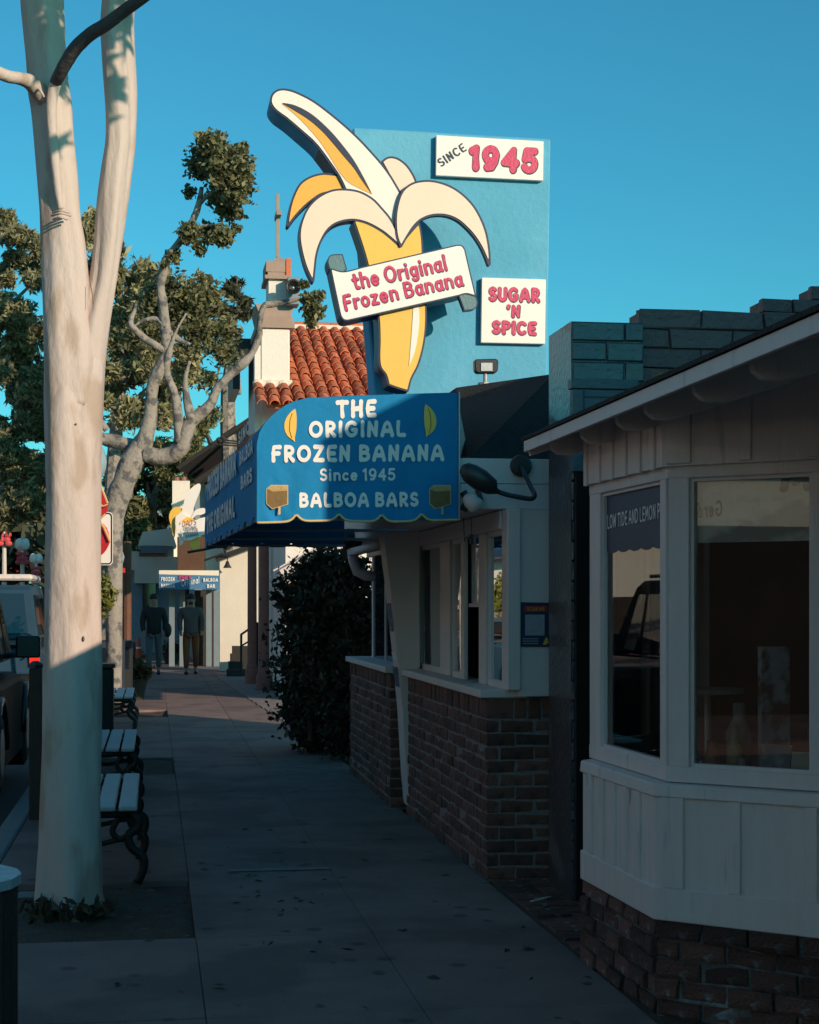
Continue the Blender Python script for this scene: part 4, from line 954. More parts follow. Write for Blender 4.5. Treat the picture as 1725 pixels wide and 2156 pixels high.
# ================================================================ MAIN TREE
TY = 8.8
def ring_path(rows, Y):
    pts = []; rad = []
    for y, x0, x1 in rows: 
        p = H((x0+x1)/2, y, Y=Y); pts.append(p); rad.append((x1-x0)/2/F*Y)
    return pts, rad
def dense(pts, rad, k=5):
    q = spline([tuple(p)+(r,) for p, r in zip(pts, rad)], k); return [x[:3] for x in q], [x[3] for x in q]
m_bark = mat('pale_gum_bark', (0.55,0.45,0.405), 0.75, 0.10, 1.8, 0.3, 18, col2=(0.42,0.32,0.26), c2s=2.6, c2t=0.56, stretch=(2.2,2.2,.8))
tr = Thing('gum_tree', 'smooth pale gum tree whose trunk forks into two stems beside the benches', 'tree', H(152,1935,Y=TY))
main = [(1965,56,250),(1940,66,238),(1915,76,224),(1880,82,214),(1800,84,216),(1700,86,214),(1600,88,213),(1500,90,211),(1400,92,210),(1200,94,208),(1000,94,212),(880,95,215),(800,95,217),(720,94,222),(660,94,228),(600,94,235),(560,93,240)]
def trunk_mb(rows, Y, n=36, amp=.006, seed=0, back=False):
    P0_, R0_ = ring_path(rows, Y)
    if back: P0_ = [vadd(p, (0, max(0, p[2]-2.7)*.42, 0)) for p in P0_]
    pts, rad = dense(P0_, R0_); mb = MB(); mb.tube(pts, rad, n)
    rg = random.Random(seed)
    ph = [rg.uniform(0,6) for _ in range(8)]
    cx = None
    for i, v in enumerate(mb.v):
        k = min(i//n, len(pts)-1); c = pts[k]; dx, dy = v[0]-c[0], v[1]-c[1]; an = math.atan2(dy, dx); z = v[2]
        w = amp*(math.sin(3*an+z*1.3+ph[0])+.8*math.sin(5*an-z*2.1+ph[1])+.7*math.sin(2*an+z*4+ph[2])+.5*math.sin(9*an+z*6+ph[3]))
        if z < .35: w += .02*(0.35-z)/.35*math.sin(5*an+ph[4])
        l = math.hypot(dx, dy)+1e-6; mb.v[i] = (v[0]+dx/l*w, v[1]+dy/l*w, z)
    return mb
t_main = [r for r in main if r[0] >= 640]
tr.part('trunk', trunk_mb(main[:-2]+[(640,96,224),(615,99,212),(590,106,196),(568,118,180),(552,135,162)], TY, back=True), m_bark, smooth=True)
left = [(860,96,206),(760,94,202),(680,94,190),(600,93,188),(520,92,180),(450,90,168),(380,84,164),(300,75,158),(230,66,155),(190,60,148),(140,58,142),(100,55,139),(50,50,136),(0,45,133),(-120,38,128),(-260,30,118),(-420,10,100)]
tr.part('stem', trunk_mb(left, TY, seed=2), m_bark, smooth=True)
right = [(880,130,214),(800,142,217),(740,150,222),(680,165,230),(620,182,240),(585,190,246),(520,197,256),(430,203,268),(360,212,276),(300,221,283),(250,222,284),(200,220,284),(150,218,281),(100,216,278),(50,214,277),(0,216,280),(-120,222,286),(-260,236,294),(-420,260,305)]
tr.part('stem', trunk_mb(right, TY+.04, seed=3), m_bark, smooth=True)
def limb(rows, Y0, Y1, nm='limb', n=18, m_=m_bark, th=tr, seed=5, amp=.003):
    pts = []; rad = []; k = len(rows)
    for i, (x, y, w) in enumerate(rows):
        Yc = Y0+(Y1-Y0)*i/(k-1); pts.append(H(x, y, Y=Yc)); rad.append(w/2/F*Yc)
    pts, rad = dense(pts, rad, 5); mb = MB(); mb.tube(pts, rad, n, jit=.02); th.part(nm, mb, m_, smooth=True)
limb([(100,215,40),(80,190,38),(62,172,32),(40,165,26),(15,160,26),(-20,146,26),(-80,128,24),(-160,90,20)], 8.75, 8.2)
limb([(128,440,12),(122,400,17),(116,340,20),(110,280,21),(108,230,22),(112,192,24),(118,175,24)], 8.69, 8.62)
limb([(113,188,22),(118,172,25),(126,156,27),(140,130,28),(160,100,29),(190,72,28),(225,50,27),(262,22,26),(300,-5,25),(360,-50,22),(450,-130,18),(560,-240,12)], 8.68, 8.0, m_=mat('dark_branch_bark',(0.075,0.07,0.075),.85,.2,6,.4,30))
mb = MB()
for (x,y,w) in ((128,446,34),(129,452,40),(127,460,30)): mb.tube(spline([H(x-w/2,y+2,Y=8.655),H(x,y-3,Y=8.605),H(x+w/2,y+2,Y=8.655)],4),.006,6)
mb.tube(spline([H(78,186,Y=8.62),H(86,192,Y=8.58),H(92,204,Y=8.60)],4),.008,6)
tr.part('bark_fold', mb, m_bark, smooth=True)
mb = MB(); mb.tube(spline([H(190,596,Y=8.70),H(194,618,Y=8.69),H(196,640,Y=8.685)],5),[.002]*11,5); tr.part('bark_crack', mb, mat('bark_crack',(0.12,0.08,0.06),.9,.2), smooth=True)
m_leaf = mat('gum_leaf', (0.05,0.075,0.025), 0.55, 0.2, 3, 0, island=.45, transl=.25)
c1 = H(120,-500,Y=8.5); 
cb = [(c1[0]+random.uniform(-1.4,1.9), c1[1]+random.uniform(-2.4,1.0), c1[2]+random.uniform(0,2.2), .55,.55,.4) for _ in range(16)]
s_l = (math.sin(R(SUN_AZ))*ct-math.cos(R(SUN_AZ))*st_, -math.sin(R(SUN_AZ))*st_-math.cos(R(SUN_AZ))*ct)
for (px,py,t,r) in ((100,60,2.6,.16),(130,130,2.9,.12),(245,150,3.2,.14),(95,-30,2.7,.2),(250,20,3.0,.16),(128,300,3.3,.07)):
    q = H(px,py,Y=8.65); cb.append((q[0]+s_l[0]*t, q[1]+s_l[1]*t, q[2]+math.tan(R(SUN_EL))*t, r, r, r*1.1))
tr.part('crown', leaf_mb(9000, cb, .09, 3, aspect=2.6), m_leaf)
gm = leaf_mb(320, [(*H(118,1925,Y=8.45)[:2],.02,.16,.10,.05),(*H(188,1925,Y=8.5)[:2],.02,.14,.12,.06),(*H(90,1930,Y=8.6)[:2],.02,.14,.12,.05)], .032, 9, aspect=2)
solo('ground_weeds', gm, mat('weed_leaf',(0.06,0.038,0.018),.8,.3,5,0,island=.4), 'low weeds and dead leaves around the foot of the gum tree', 'weeds', (0,0,0), kind='stuff')

# ================================================================ BENCHES
m_slat = mat('pale_bench_slat', (0.42,0.42,0.42), 0.6, 0.1, 4, 0.3, 40, stretch=(4,.5,4))
m_iron = mat('black_iron', (0.014,0.009,0.006), 0.6, 0.2, 20, 0.2)
m_bslat = mat('dark_bench_back', (0.035,0.024,0.018), 0.7, 0.2, 10, 0.2)
def bench(base, ln, label):
    t = Thing('park_bench', label, 'bench', base, group='slatted benches along the kerb')
    a, b, z = base
    for k in range(4):
        x1 = a-.0-k*.122; mb = MB(); y0, y1 = b, b+ln
        mb.box(x1-.104, x1, y0, y1, .415, .445); t.part('seat_slat', mb, m_slat, bevel=.008)
    for k in range(0):
        mb = MB(); x = a-.62-k*.022; zz = .52+k*.10; mb.box(x-.02, x+.01, b, b+ln, zz, zz+.075); t.part('back_slat', mb, m_bslat, bevel=.006)
    for e in (b+.06, b+ln/2, b+ln-.06):
        mb = MB(); y = e
        mb.beam((a-.01,y,.395),(a-.47,y,.395),.045,.04)
        mb.tube(spline([(a-.04,y,.40),(a+.005,y,.36),(a+.0,y,.31),(a-.05,y,.27),(a-.03,y,.20),(a+.03,y,.15),(a+.035,y,.08),(a-.0,y,.0)],4), .026, 8)
        mb.tube(spline([(a-.10,y,.38),(a-.14,y,.30),(a-.10,y,.25),(a-.05,y,.27)],4), .018, 6)
        mb.tube(spline([(a-.47,y,.0),(a-.48,y,.10),(a-.40,y,.22),(a-.46,y,.33),(a-.46,y,.40)],4), .026, 8)
        mb.tube(spline([(a-.10,y,.25),(a-.25,y,.22),(a-.34,y,.25),(a-.42,y,.20)],4), .016, 6)
        t.part('iron_leg', mb, m_iron, smooth=True)
    return t
e1 = H(288.6,1703,z=.43); bench((e1[0], e1[1], 0), 1.86, 'nearest slatted bench just past the gum tree, three pale slats showing')
e2 = H(283,1579,z=.43); bench((e2[0], e2[1], 0), 2.0, 'middle slatted bench of the three along the kerb beyond the gum tree')
e3 = H(279,1469,z=.43); bench((e3[0], e3[1], 0), 2.2, 'farthest slatted bench, beside the dark planters short of the two walkers')

# ================================================================ TRASH BIN, POST at left
tc0 = H(-150,2150,Y=5.15); cbn = (tc0[0], tc0[1], 0)
bn_ = Thing('litter_bin', 'round dark brown litter bin with a pale tiled rim at the left', 'bin', cbn)
rb_ = .268
mb = MB(); n = 32
for k in range(n):
    an = 2*math.pi*k/n; c0 = (cbn[0]+rb_*math.cos(an), cbn[1]+rb_*math.sin(an)); 
    s_ = MB(); w = math.pi*rb_/n*.86; tx, ty = -math.sin(an), math.cos(an); nx, ny = math.cos(an), math.sin(an)
    vs = [(c0[0]+tx*u+nx*d, c0[1]+ty*u+ny*d, z) for z in (.03,.72) for u, d in ((-w,0),(w,0),(w,-.02),(-w,-.02))]
    s_.add(vs, [(3,2,1,0),(4,5,6,7),(0,1,5,4),(1,2,6,5),(2,3,7,6),(3,0,4,7)]); bn_.part('slat', s_, mat('brown_slat',(0.07,0.035,0.028),.7,.2,10,.3,rand=.25))
mb = MB(); mb.lathe((cbn[0],cbn[1],0),[(rb_-.03,.02),(rb_-.024,.72)],24); bn_.part('liner', mb, m_dark, smooth=True)
for k in range(16):
    a0_, a1_ = 2*math.pi*k/16+.01, 2*math.pi*(k+1)/16-.01; vs = []
    for z in (.725,.755):
        for an in (a0_, a1_):
            for r in (rb_-.055, rb_+.012): vs.append((cbn[0]+r*math.cos(an), cbn[1]+r*math.sin(an), z))
    s_ = MB(); s_.add(vs, [(0,2,3,1),(4,5,7,6),(0,1,5,4),(2,6,7,3),(1,3,7,5),(0,4,6,2)]); bn_.part('rim_tile', s_, mat('pale_rim',(0.42,0.45,0.47),.5,.15,10,rand=.1))
mb = MB(); mb.lathe((cbn[0],cbn[1],.735),[(rb_-.07,0),(rb_-.07,.006)],24); bn_.part('soil_top', mb, mat('brown_litter',(0.10,0.06,0.02),.95,.4,20,.8,40))
pp0 = H(75,1725,z=0)
po_ = Thing('wooden_post', 'dark square wooden post at the kerb seen just left of the gum trunk', 'post', (pp0[0],pp0[1],0))
mb = MB(); mb.box(pp0[0]-.045,pp0[0]+.045,pp0[1]-.045,pp0[1]+.045,-.02,1.12); po_.part('shaft', mb, mat('dark_wood',(0.05,0.03,0.024),.8,.2,8,.4,stretch=(6,6,.6)), bevel=.006)
mb = MB(); mb.lathe((pp0[0],pp0[1],1.122),[(.06,0),(.06,.02),(.02,.05)],4); po_.part('post_cap', mb, m_bronze)

# ================================================================ HEDGE beside the banana stand
m_hedge = mat('hedge_leaf', (0.040,0.034,0.014), 0.7, 0.3, 4, 0, island=.5, transl=.1)
m_wood = mat('brown_wood', (0.06,0.035,0.022), 0.85, 0.2, 8, .4, 30)
hb = []
def hblob(px, py, Y, r): q = H(px, py, Y=Y); hb.append((q[0], q[1], q[2], r, r*1.1, r*1.15))
for px,py,Y,r in ((650,1230,17.6,.26),(700,1205,17.2,.26),(745,1215,16.6,.22),(640,1290,18,.28),(700,1280,17.2,.38),(760,1290,16.4,.24),(640,1370,18.2,.30),(700,1370,17.4,.42),(765,1370,16.4,.24),(635,1440,18.4,.30),(690,1460,17.6,.42),(740,1450,16.6,.30),(650,1500,18.4,.30),(690,1530,17.8,.32),(720,1560,17.0,.20),(725,1500,16.8,.22),(672,1560,18.2,.2)): hblob(px,py,Y,r)
hd = Thing('hedge', 'tall dark overgrown hedge bush between the banana stand and the church', 'bush', H(680,1560,Y=18))
hd.part('foliage', leaf_mb(34000, hb, .05, 11, shell=.35, aspect=1.5), m_hedge, kind='stuff')
mb = MB()
for (x0,y0,x1,y1) in ((650,1260,592,1232),(655,1285,580,1256),(650,1320,604,1300)):
    mb.tube(spline([H(x0,y0,Y=17.6),H((x0+x1)/2,(y0+y1)/2-5,Y=17.6),H(x1,y1,Y=17.6)],4),.008,5)
for px in (655,690,725): mb.tube([H(px,1560,Y=17.4),H(px-5,1400,Y=17.4),H(px+5,1250,Y=17.4)],.03,6)
hd.part('branch', mb, m_wood)
sb = []
for (x0,y0,x1,y1) in ((650,1260,592,1232),(655,1285,580,1256),(650,1320,604,1300),(655,1420,630,1500)):
    for t in np.linspace(.2,1,6): q = H(x0+(x1-x0)*t, y0+(y1-y0)*t, Y=17.6); sb.append((q[0],q[1],q[2],.07,.07,.05))
hd.part('sprig', leaf_mb(900, sb, .05, 12), m_hedge, kind='stuff')

# ================================================================ CHURCH
ch = Thing('church', 'white Spanish church with red tile roof, bell pier and salmon porch columns', 'church', H(605,1475,Y=27.3))
CY = 27.8
fL = H(549,700,Y=28.3); fR = H(611,700,Y=28.3); zt_ = H(549,690,Y=28.3)[2]
mb = MB(); mb.box(fL[0], fR[0], fL[1], fL[1]+3.7, 3.7, zt_); ch.part('gable_pier', mb, m_stucco, bevel=.02)
mb = MB(); mb.box(fL[0]-.10,fL[0],fL[1]+.02,fL[1]+.35,3.7,zt_-.3); ch.part('corner_pilaster', mb, m_stucco)
ce = (fL[0]+fR[0])/2; hw = (fR[0]-fL[0])/2
def fr(y): return H(600,y,Y=28.3)[2]
mb = MB(); b_ = fL[1]
mb.box(ce-hw-.06,ce+hw+.08,b_-.06,b_+3.8,fr(690),fr(676)); mb.box(ce-hw-.03,ce+hw+.05,b_-.03,b_+3.8,fr(676),fr(665)); ch.part('cornice', mb, m_taupe)
mb = MB(); mb.add([(ce-hw,b_,fr(665)),(ce+hw+.02,b_,fr(665)),(ce+hw+.02,b_+1.6,fr(665)),(ce-hw,b_+1.6,fr(665)),(ce-.33,b_+.1,fr(638)),(ce+.33,b_+.1,fr(638)),(ce+.33,b_+1.3,fr(638)),(ce-.33,b_+1.3,fr(638))],[(3,2,1,0),(4,5,6,7),(0,1,5,4),(1,2,6,5),(2,3,7,6),(3,0,4,7)]); ch.part('stepped_base', mb, m_taupe)
mb = MB(); p0 = H(566,640,b=b_+.1); p1 = H(608,640,b=b_+.1); mb.box(p0[0],p1[0],b_+.1,b_+.8,fr(638),fr(585)); ch.part('lantern_block', mb, m_stucco)
mb = MB(); p0 = H(558,640,b=b_+.05); p1 = H(615,640,b=b_+.05); mb.box(p0[0],p1[0],b_+.02,b_+1.0,fr(585),fr(577)); mb.box(p0[0]+.05,p1[0]-.03,b_+.05,b_+.95,fr(577),fr(570)); mb.box(p0[0]+.02,p1[0]-.06,b_+.04,b_+.9,fr(570),fr(547)); ch.part('lantern_cap', mb, m_taupe)
mb = MB(); pc = H(587,540,b=b_+.4); mb.add([(pc[0]-.16,pc[1]-.16,fr(547)),(pc[0]+.2,pc[1]-.16,fr(547)),(pc[0]+.2,pc[1]+.16,fr(547)),(pc[0]-.16,pc[1]+.16,fr(547)),(pc[0],pc[1],fr(527))],[(0,1,4),(1,2,4),(2,3,4),(3,0,4),(3,2,1,0)]); ch.part('finial', mb, m_taupe)
mb = MB(); mb.box(p1[0]-.10,p1[0]-.02,b_+.02,b_+.2,fr(577),fr(541)); ch.part('orange_edge', mb, m_tile)
mb = MB(); xc = H(585,500,b=b_+.4); mb.box(xc[0]-.03,xc[0]+.03,xc[1]-.03,xc[1]+.03,fr(530),fr(395)); mb.box(xc[0]-.04,xc[0]+.045,xc[1]-.25,xc[1]+.25,fr(446),fr(436)); ch.part('cross', mb, mat('weathered_cross',(0.30,0.26,0.23),.8,.1))
mb = MB(); q0 = H(545,700,b=b_); mb.box(q0[0]-.35,fL[0]-.02,b_+1.9,b_+3.9,fr(700),fr(676)); mb.box(q0[0]-.35,q0[0]-.22,b_+1.9,b_+3.9,fr(790),fr(700)); ch.part('gutter_box', mb, m_bronze)
# roof deck and barrel tiles
ridge = H(620,688,Y=32.2); eave = H(675,868,Y=27.0); 
rb0, rb1 = ridge[1], b_-.9; zr0 = ridge[2]; zr1 = eave[2]; slp = (zr0-zr1)/(rb0-eave[1])
def zroof(b): return zr0-(rb0-b)*slp
mb = MB(); aR = ridge[0]+7; mb.prism([(fL[0]+.05,rb1,zroof(rb1)-.12),(fL[0]+.05,b_-.02,zroof(b_)-.12),(fL[0]+.05,b_-.02,zroof(b_)-.05),(fL[0]+.05,rb1,zroof(rb1)-.05)],(3.1,0,0))
mb.prism([(fR[0]+.01,b_,zroof(b_)-.12),(fR[0]+.01,rb0,zr0-.12),(fR[0]+.01,rb0,zr0-.04),(fR[0]+.01,b_,zroof(b_)-.04)],(2.6,0,0)); roof = ch.part('roof', mb, m_tile)
def tile_mesh(w, l, h, k):
    mb = MB(); n = 8; vs = []; fs = []
    for (y, s, dz) in ((0,1.0,.028),(l,.86,0)):
        for (rr, off) in ((1,0),(.86,-.0)):
            for i in range(n+1):
                an = math.pi*i/n; vs.append((math.cos(an)*w/2*s*rr, y, math.sin(an)*h*s*rr+dz+random.uniform(-.003,.003)))
    m = n+1
    for i in range(n): fs += [(i,i+1,2*m+i+1,2*m+i),(m+i+1,m+i,3*m+i,3*m+i+1),(i+1,i,m+i,m+i+1)]
    mb.add(vs, fs); me = mkmesh('tile', mb); me.materials.append(m_tile); return me
TLN = .42; pitch = .213; tms = [tile_mesh(pitch*.86, TLN*1.12, .085, k) for k in range(5)]
ang = math.atan(slp); cols_ = []
u = fR[0]+.10
while u < H(790,700,Y=31)[0]+.9: cols_.append((u, rb0-.15, 'main')); u += pitch
u = fR[0]+.10-pitch
while u > fL[0]-.05: cols_.append((u, b_-.05, 'low')); u -= pitch
for (u, bs_, kd) in cols_:
    b = bs_; first = True
    while b > rb1:
        bb0 = b-TLN*math.cos(ang)*.92
        o = ch.inst('tile', random.choice(tms), (u+random.uniform(-.012,.012), bb0, zroof(bb0)-.02+random.uniform(-.006,.008)), random.uniform(-.03,.03), (1,1,1), rx=ang)
        b = bb0
for k in range(7):
    mb = MB(); x0 = fR[0]+.02+k*.36; mb.tube([(x0,rb0+.02,zr0+.03),(x0+.35,rb0+.02,zr0+.02)],[.075,.085],8); ch.part('ridge_tile', mb, m_tile)
mb = MB(); mb.box(fR[0]+.02, fR[0]+2.5, rb0-.12, rb0+.05, zr0-.05, zr0+.03); ch.part('ridge_mortar', mb, m_cream)
mb = MB()
for (u, bs_, kd) in cols_:
    if kd == 'low': mb.blob((u, bs_+.01, zroof(bs_)+.03), (.10,.06,.08), 8, 6)
mb.box(fL[0]-.02,fR[0]+.04,b_-.06,b_+.0,zroof(b_)-.05,zroof(b_)+.08); ch.part('tile_mortar', mb, m_cream)
# body behind, lower walls and porch
mb = MB(); mb.box(fR[0],fR[0]+2.5,b_+.5,rb0+.3,0,zroof(b_+.5)-.2); ch.part('nave_wall', mb, m_stucco)
mb = MB(); wa = H(604,1475,Y=27.3); mb.box(wa[0]-.02,wa[0]+.3,wa[1],34.5,0,3.9); ch.part('lower_wall', mb, m_stucco)
def column(px, py, Y, w, nm='porch_column'):
    q = H(px,py,Y=Y); r = w/2/F*Y; mb = MB()
    mb.lathe((q[0],q[1],0),[(r*1.5,0),(r*1.5,.28),(r*1.25,.30),(r*1.2,.36),(r,.40),(r*.92,3.4),(r*1.2,3.5),(r*1.35,3.7)],16); ch.part(nm, mb, m_salmon, smooth=False)
column(556,1452,30.4,22); column(531,1440,33.0,20); column(590,1430,33.5,11)
mb = MB(); q = H(556,1452,Y=30.4); mb.box(q[0]-.25,q[0]+1.2,q[1]-.2,q[1]+6.5,3.7,4.3); ch.part('porch_beam', mb, m_stucco)
mb = MB(); w_ = H(588,1255,Y=29.5); mb.blob(w_,(.09,.09,.16),8,6); ch.part('wall_urn', mb, m_salmon, smooth=True)
hs = Thing('horn_speaker', 'grey box with black horn speaker mounted beside the church bell block', 'speaker', H(618,640,Y=28.2))
mb = MB(); p = H(606,640,Y=28.2); q = H(631,582,Y=28.2); mb.box(p[0],q[0],p[1],p[1]+.4,p[2],q[2]); hs.part('box', mb, mat('steel_blue',(0.20,0.26,0.30),.5,.1), bevel=.01)
mb = MB(); mb.lathe(H(617,606,Y=28.15),[(.03,.02),(.125,-.10),(.13,-.12),(.10,-.10),(.035,-.03)],18,'b'); hs.part('horn', mb, m_black, smooth=True)
mb = MB(); mb.blob(H(617,606,Y=28.0),(.03,.03,.03),8,6); hs.part('horn_centre', mb, m_grey_m, smooth=True)
# flood light rods sticking out beside the church
rl = Thing('rod_lights', 'thin horizontal rods with small lamps reaching left from the awning top', 'lamp rods', H(525,938,Y=26))
for (x0,y0,x1,y1) in ((522,932,462,925),(524,936,456,930),(526,940,444,935)):
    mb = MB(); mb.tube([H(x0,y0,Y=26),H(x1,y1,Y=26)],.014,5); rl.part('rod', mb, m_bronze)
for (x0,y0,x1,y1) in ((436,915,444,934),(444,942,450,932),(466,918,474,928),(458,922,466,932)):
    mb = MB(); mb.tube([H(x0,y0,Y=26),H(x1,y1,Y=26)],[.03,.045],8); rl.part('lamp_head', mb, m_bronze)
mb = MB(); mb.tube([H(512,950,Y=24),H(530,925,Y=24),H(545,918,Y=24)],.07,6); rl.part('bracket', mb, mat('rust_brown',(0.10,0.05,0.035),.8,.2))

# small blue-white gabled house behind the hedge
gh = Thing('gabled_shed', 'small white gabled building glimpsed behind the top of the hedge', 'building', H(650,1300,Y=24))
pts = [(600,1203),(690,1152),(760,1120),(760,1300),(600,1300)]
mb = MB(); mb.prism([H(x,y,Y=24.0) for x,y in pts],(0,2.2,0)); gh.part('wall', mb, m_white)
mb = MB(); mb.beam(H(594,1208,Y=23.8),H(700,1150,Y=23.8),.25,.12); mb.beam(H(594,1208,Y=25.5),H(760,1117,Y=25.5),3.0,.06); gh.part('gable_board', mb, m_white)

# ================================================================ BEYOND: cream house with chimney, banana shop
hs2 = Thing('cream_house', 'cream two-storey house with dark gable eave and pale chimney behind the awning', 'house', H(440,1400,Y=46))
mb = MB(); pts = [(433,1052),(433,1022),(560,925),(560,1420),(433,1420)]; mb.prism([H(x,y,Y=44.5) for x,y in pts],(0,8,0)); hs2.part('wall', mb, m_cream)
mb = MB(); mb.prism([H(410,1030,Y=44.6),H(433,1018,Y=44.6),H(433,1420,Y=44.6),H(410,1420,Y=44.6)],(0,7,0)); hs2.part('side_wall', mb, mat('shaded_side_blue_grey',(0.25,0.30,0.33),.7,.1,3))  # shaded street side, the shade put into this blue grey colour
mb = MB(); mb.beam(H(414,1018,Y=44.0),H(565,915,Y=44.0),.6,.14); mb.beam(H(420,1012,Y=48.0),H(565,913,Y=48.0),9,.10); hs2.part('roof', mb, m_shingle)
mb = MB(); p = H(363,1150,Y=56); q = H(400,1012,Y=56); mb.box(p[0],q[0],p[1],p[1]+.7,2.5,q[2]); mb.box(p[0]-.03,q[0]+.03,p[1]-.03,p[1]+.73,H(363,1064,Y=56)[2],H(363,1060,Y=56)[2]); hs2.part('chimney', mb, m_cream)
mb = MB()
for px in (372,387): mb.lathe(H(px,1012,Y=56.3),[(.09,0),(.09,.12)],8)
hs2.part('chimney_pot', mb, m_salmon)
pw_ = Thing('pink_wall', 'plain pale pink gable wall at the side passage before the banana shop', 'wall', H(492,1420,Y=38.5))
pts = [(463,1413),(463,1168),(490,1160),(522,1150),(560,1140),(560,1413)]; mb = MB(); mb.prism([H(x,y,Y=38.5) for x,y in pts],(0,.3,0)); pw_.part('wall', mb, m_cream)
mb = MB(); mb.beam(H(455,1178,Y=38.3),H(548,1143,Y=38.3),.12,.12); pw_.part('eave', mb, m_bronze)
mb = MB(); mb.tube([H(395,1163,Y=38.0),H(430,1157,Y=38),H(480,1146,Y=38)],.035,6); mb.tube([H(430,1180,Y=38.1),H(470,1166,Y=38.1)],.03,6); mb.blob(H(478,1148,Y=38),(.13,.13,.11),8,6)
solo('sign_bracket', mb, m_bronze, 'dark bracket arm holding the smaller banana sign to the pink wall', 'bracket', H(430,1160,Y=38))
bl2 = Thing('hanging_bell', 'small dark bell hanging on an arm from the pink wall', 'bell', H(479,1185,Y=38.2))
mb = MB(); mb.tube([H(463,1170,Y=38.2),H(484,1170,Y=38.2)],.02,6); mb.tube([H(479,1170,Y=38.2),H(479,1180,Y=38.2)],.015,5); bl2.part('arm', mb, m_bronze)
mb = MB(); q = H(479,1194,Y=38.2); mb.lathe(q,[(.10,-.02),(.09,0),(.055,.06),(.03,.13),(.01,.15)],12); bl2.part('bell_body', mb, m_bronze, smooth=True)
# steps and rail
for k in range(3):
    pass
stp = Thing('porch_steps', 'dark porch steps beside the church columns', 'steps', H(500,1400,Y=36))
for k in range(4):
    p = H(478+k*4,1403,Y=36+k*.35); mb = MB(); mb.box(p[0],p[0]+1.6,p[1],p[1]+.35,0,.16*(k+1)); stp.part('step', mb, m_dark)
hr = Thing('hand_rail', 'black metal handrail at the porch steps', 'rail', H(508,1415,Y=34))
mb = MB(); mb.tube([H(508,1418,Y=34.5),H(508,1336,Y=34.5),H(542,1312,Y=33.0),H(542,1425,Y=33.0)],.025,6); mb.tube([H(508,1360,Y=34.5),H(542,1340,Y=33.0)],.018,6); hr.part('rail', mb, m_black)

ds = Thing('banana_shop', 'blue and cream banana shop front down the street with small shop signs', 'shop', H(380,1390,Y=48))
mb = MB(); p = H(283,1240,Y=52); q = H(470,1240,Y=52); mb.box(p[0],q[0]+2,p[1],p[1]+6,H(300,1228,Y=52)[2],H(300,1172,Y=52)[2]); ds.part('upper_wall', mb, m_cream)
mb = MB(); p = H(283,1180,Y=52.5); q = H(366,1180,Y=52.5); mb.box(p[0]-.3,q[0],p[1],p[1]+5,H(300,1172,Y=52)[2],H(300,1165,Y=52)[2]); mb.box(H(352,1,Y=52.4)[0],q[0],p[1]-.2,p[1]+5,H(300,1200,Y=52)[2],H(300,1130,Y=52)[2]); mb.box(H(292,1,Y=52.4)[0]-.4,H(293,1,Y=52.4)[0],p[1]-.2,p[1]+1,H(300,1200,Y=52)[2],H(300,1160,Y=52)[2])
ds.part('balcony_frame', mb, m_cream)
mb = MB(); p = H(297,1195,Y=53.2); q = H(360,1195,Y=53.2); mb.box(p[0],q[0],p[1],p[1]+.1,H(297,1200,Y=53)[2],H(297,1160,Y=53)[2]); ds.part('window', mb, m_dglass)
for px in (325,333): 
    mb = MB(); p = H(px,1195,Y=53); mb.box(p[0]-.04,p[0]+.04,p[1],p[1]+.1,H(297,1200,Y=53)[2],H(297,1160,Y=53)[2]); ds.part('window_bar', mb, m_cream)
mb = MB(); mb.prism([H(x,y,Y=52.0) for x,y in ((300,1120),(360,1112),(372,1150),(290,1150))],(0,3,0)); ds.part('roof', mb, m_cream)
mb = MB(); p = H(296,1155,Y=51.8); q = H(352,1155,Y=51.8); mb.box(p[0],q[0],p[1],p[1]+.8,H(297,1165,Y=52)[2],H(297,1149,Y=52)[2]); ds.part('shade_canopy', mb, mat('grey_canopy',(0.18,0.20,0.22),.8,.1))
m_bluew = mat('pale_blue_wall', (0.22,0.33,0.42), .8, .1, 3)
mb = MB(); p = H(270,1390,Y=52); q = H(400,1390,Y=52); mb.box(p[0],q[0],p[1]+.6,p[1]+.8,0,2.7); ds.part('ground_wall', mb, m_bluew)
mb = MB(); p = H(300,1390,Y=52); q = H(328,1390,Y=52); mb.box(p[0],q[0],p[1]+.5,p[1]+.6,1.3,2.3); mb.box(H(385,1,Y=52)[0],H(400,1,Y=52)[0],p[1]+.5,p[1]+.6,0,2.3); ds.part('window', mb, m_dglass)
mb = MB()
for px in (362,384,440,456): 
    q = H(px,1385,Y=42.0); mb.box(q[0]-.07,q[0]+.07,q[1],q[1]+.14,0,H(px,1240,Y=42)[2])
ds.part('door_post', mb, mat('grey_blue_paint',(0.16,0.20,0.23),.7,.1))
mb = MB(); p = H(410,1390,Y=42.6); q = H(466,1390,Y=42.6); mb.box(p[0],q[0],p[1],p[1]+.2,0,H(410,1242,Y=42)[2]); ds.part('dark_doorway', mb, m_int)
mb = MB(); p = H(335,1240,Y=41.0); q = H(462,1205,Y=41.0); mb.box(p[0],q[0],p[1]+.02,p[1]+.9,p[2]+.0,q[2]+.05); ds.part('sign_box', mb, m_cream)
fs_ = Thing('fascia_sign', 'blue fascia sign with FROZEN BANANA, DAD\'S Original and BALBOA BAR', 'sign', H(400,1240,Y=40.9))
mb = MB(); mb.prism([H(335,1241,Y=40.9),H(462,1241,Y=40.9),H(462,1212,Y=40.9),H(335,1209,Y=40.9)],(0,.03,0)); fs_.part('panel', mb, mat('mid_blue_panel',(0.07,0.20,0.36),.6,.1))
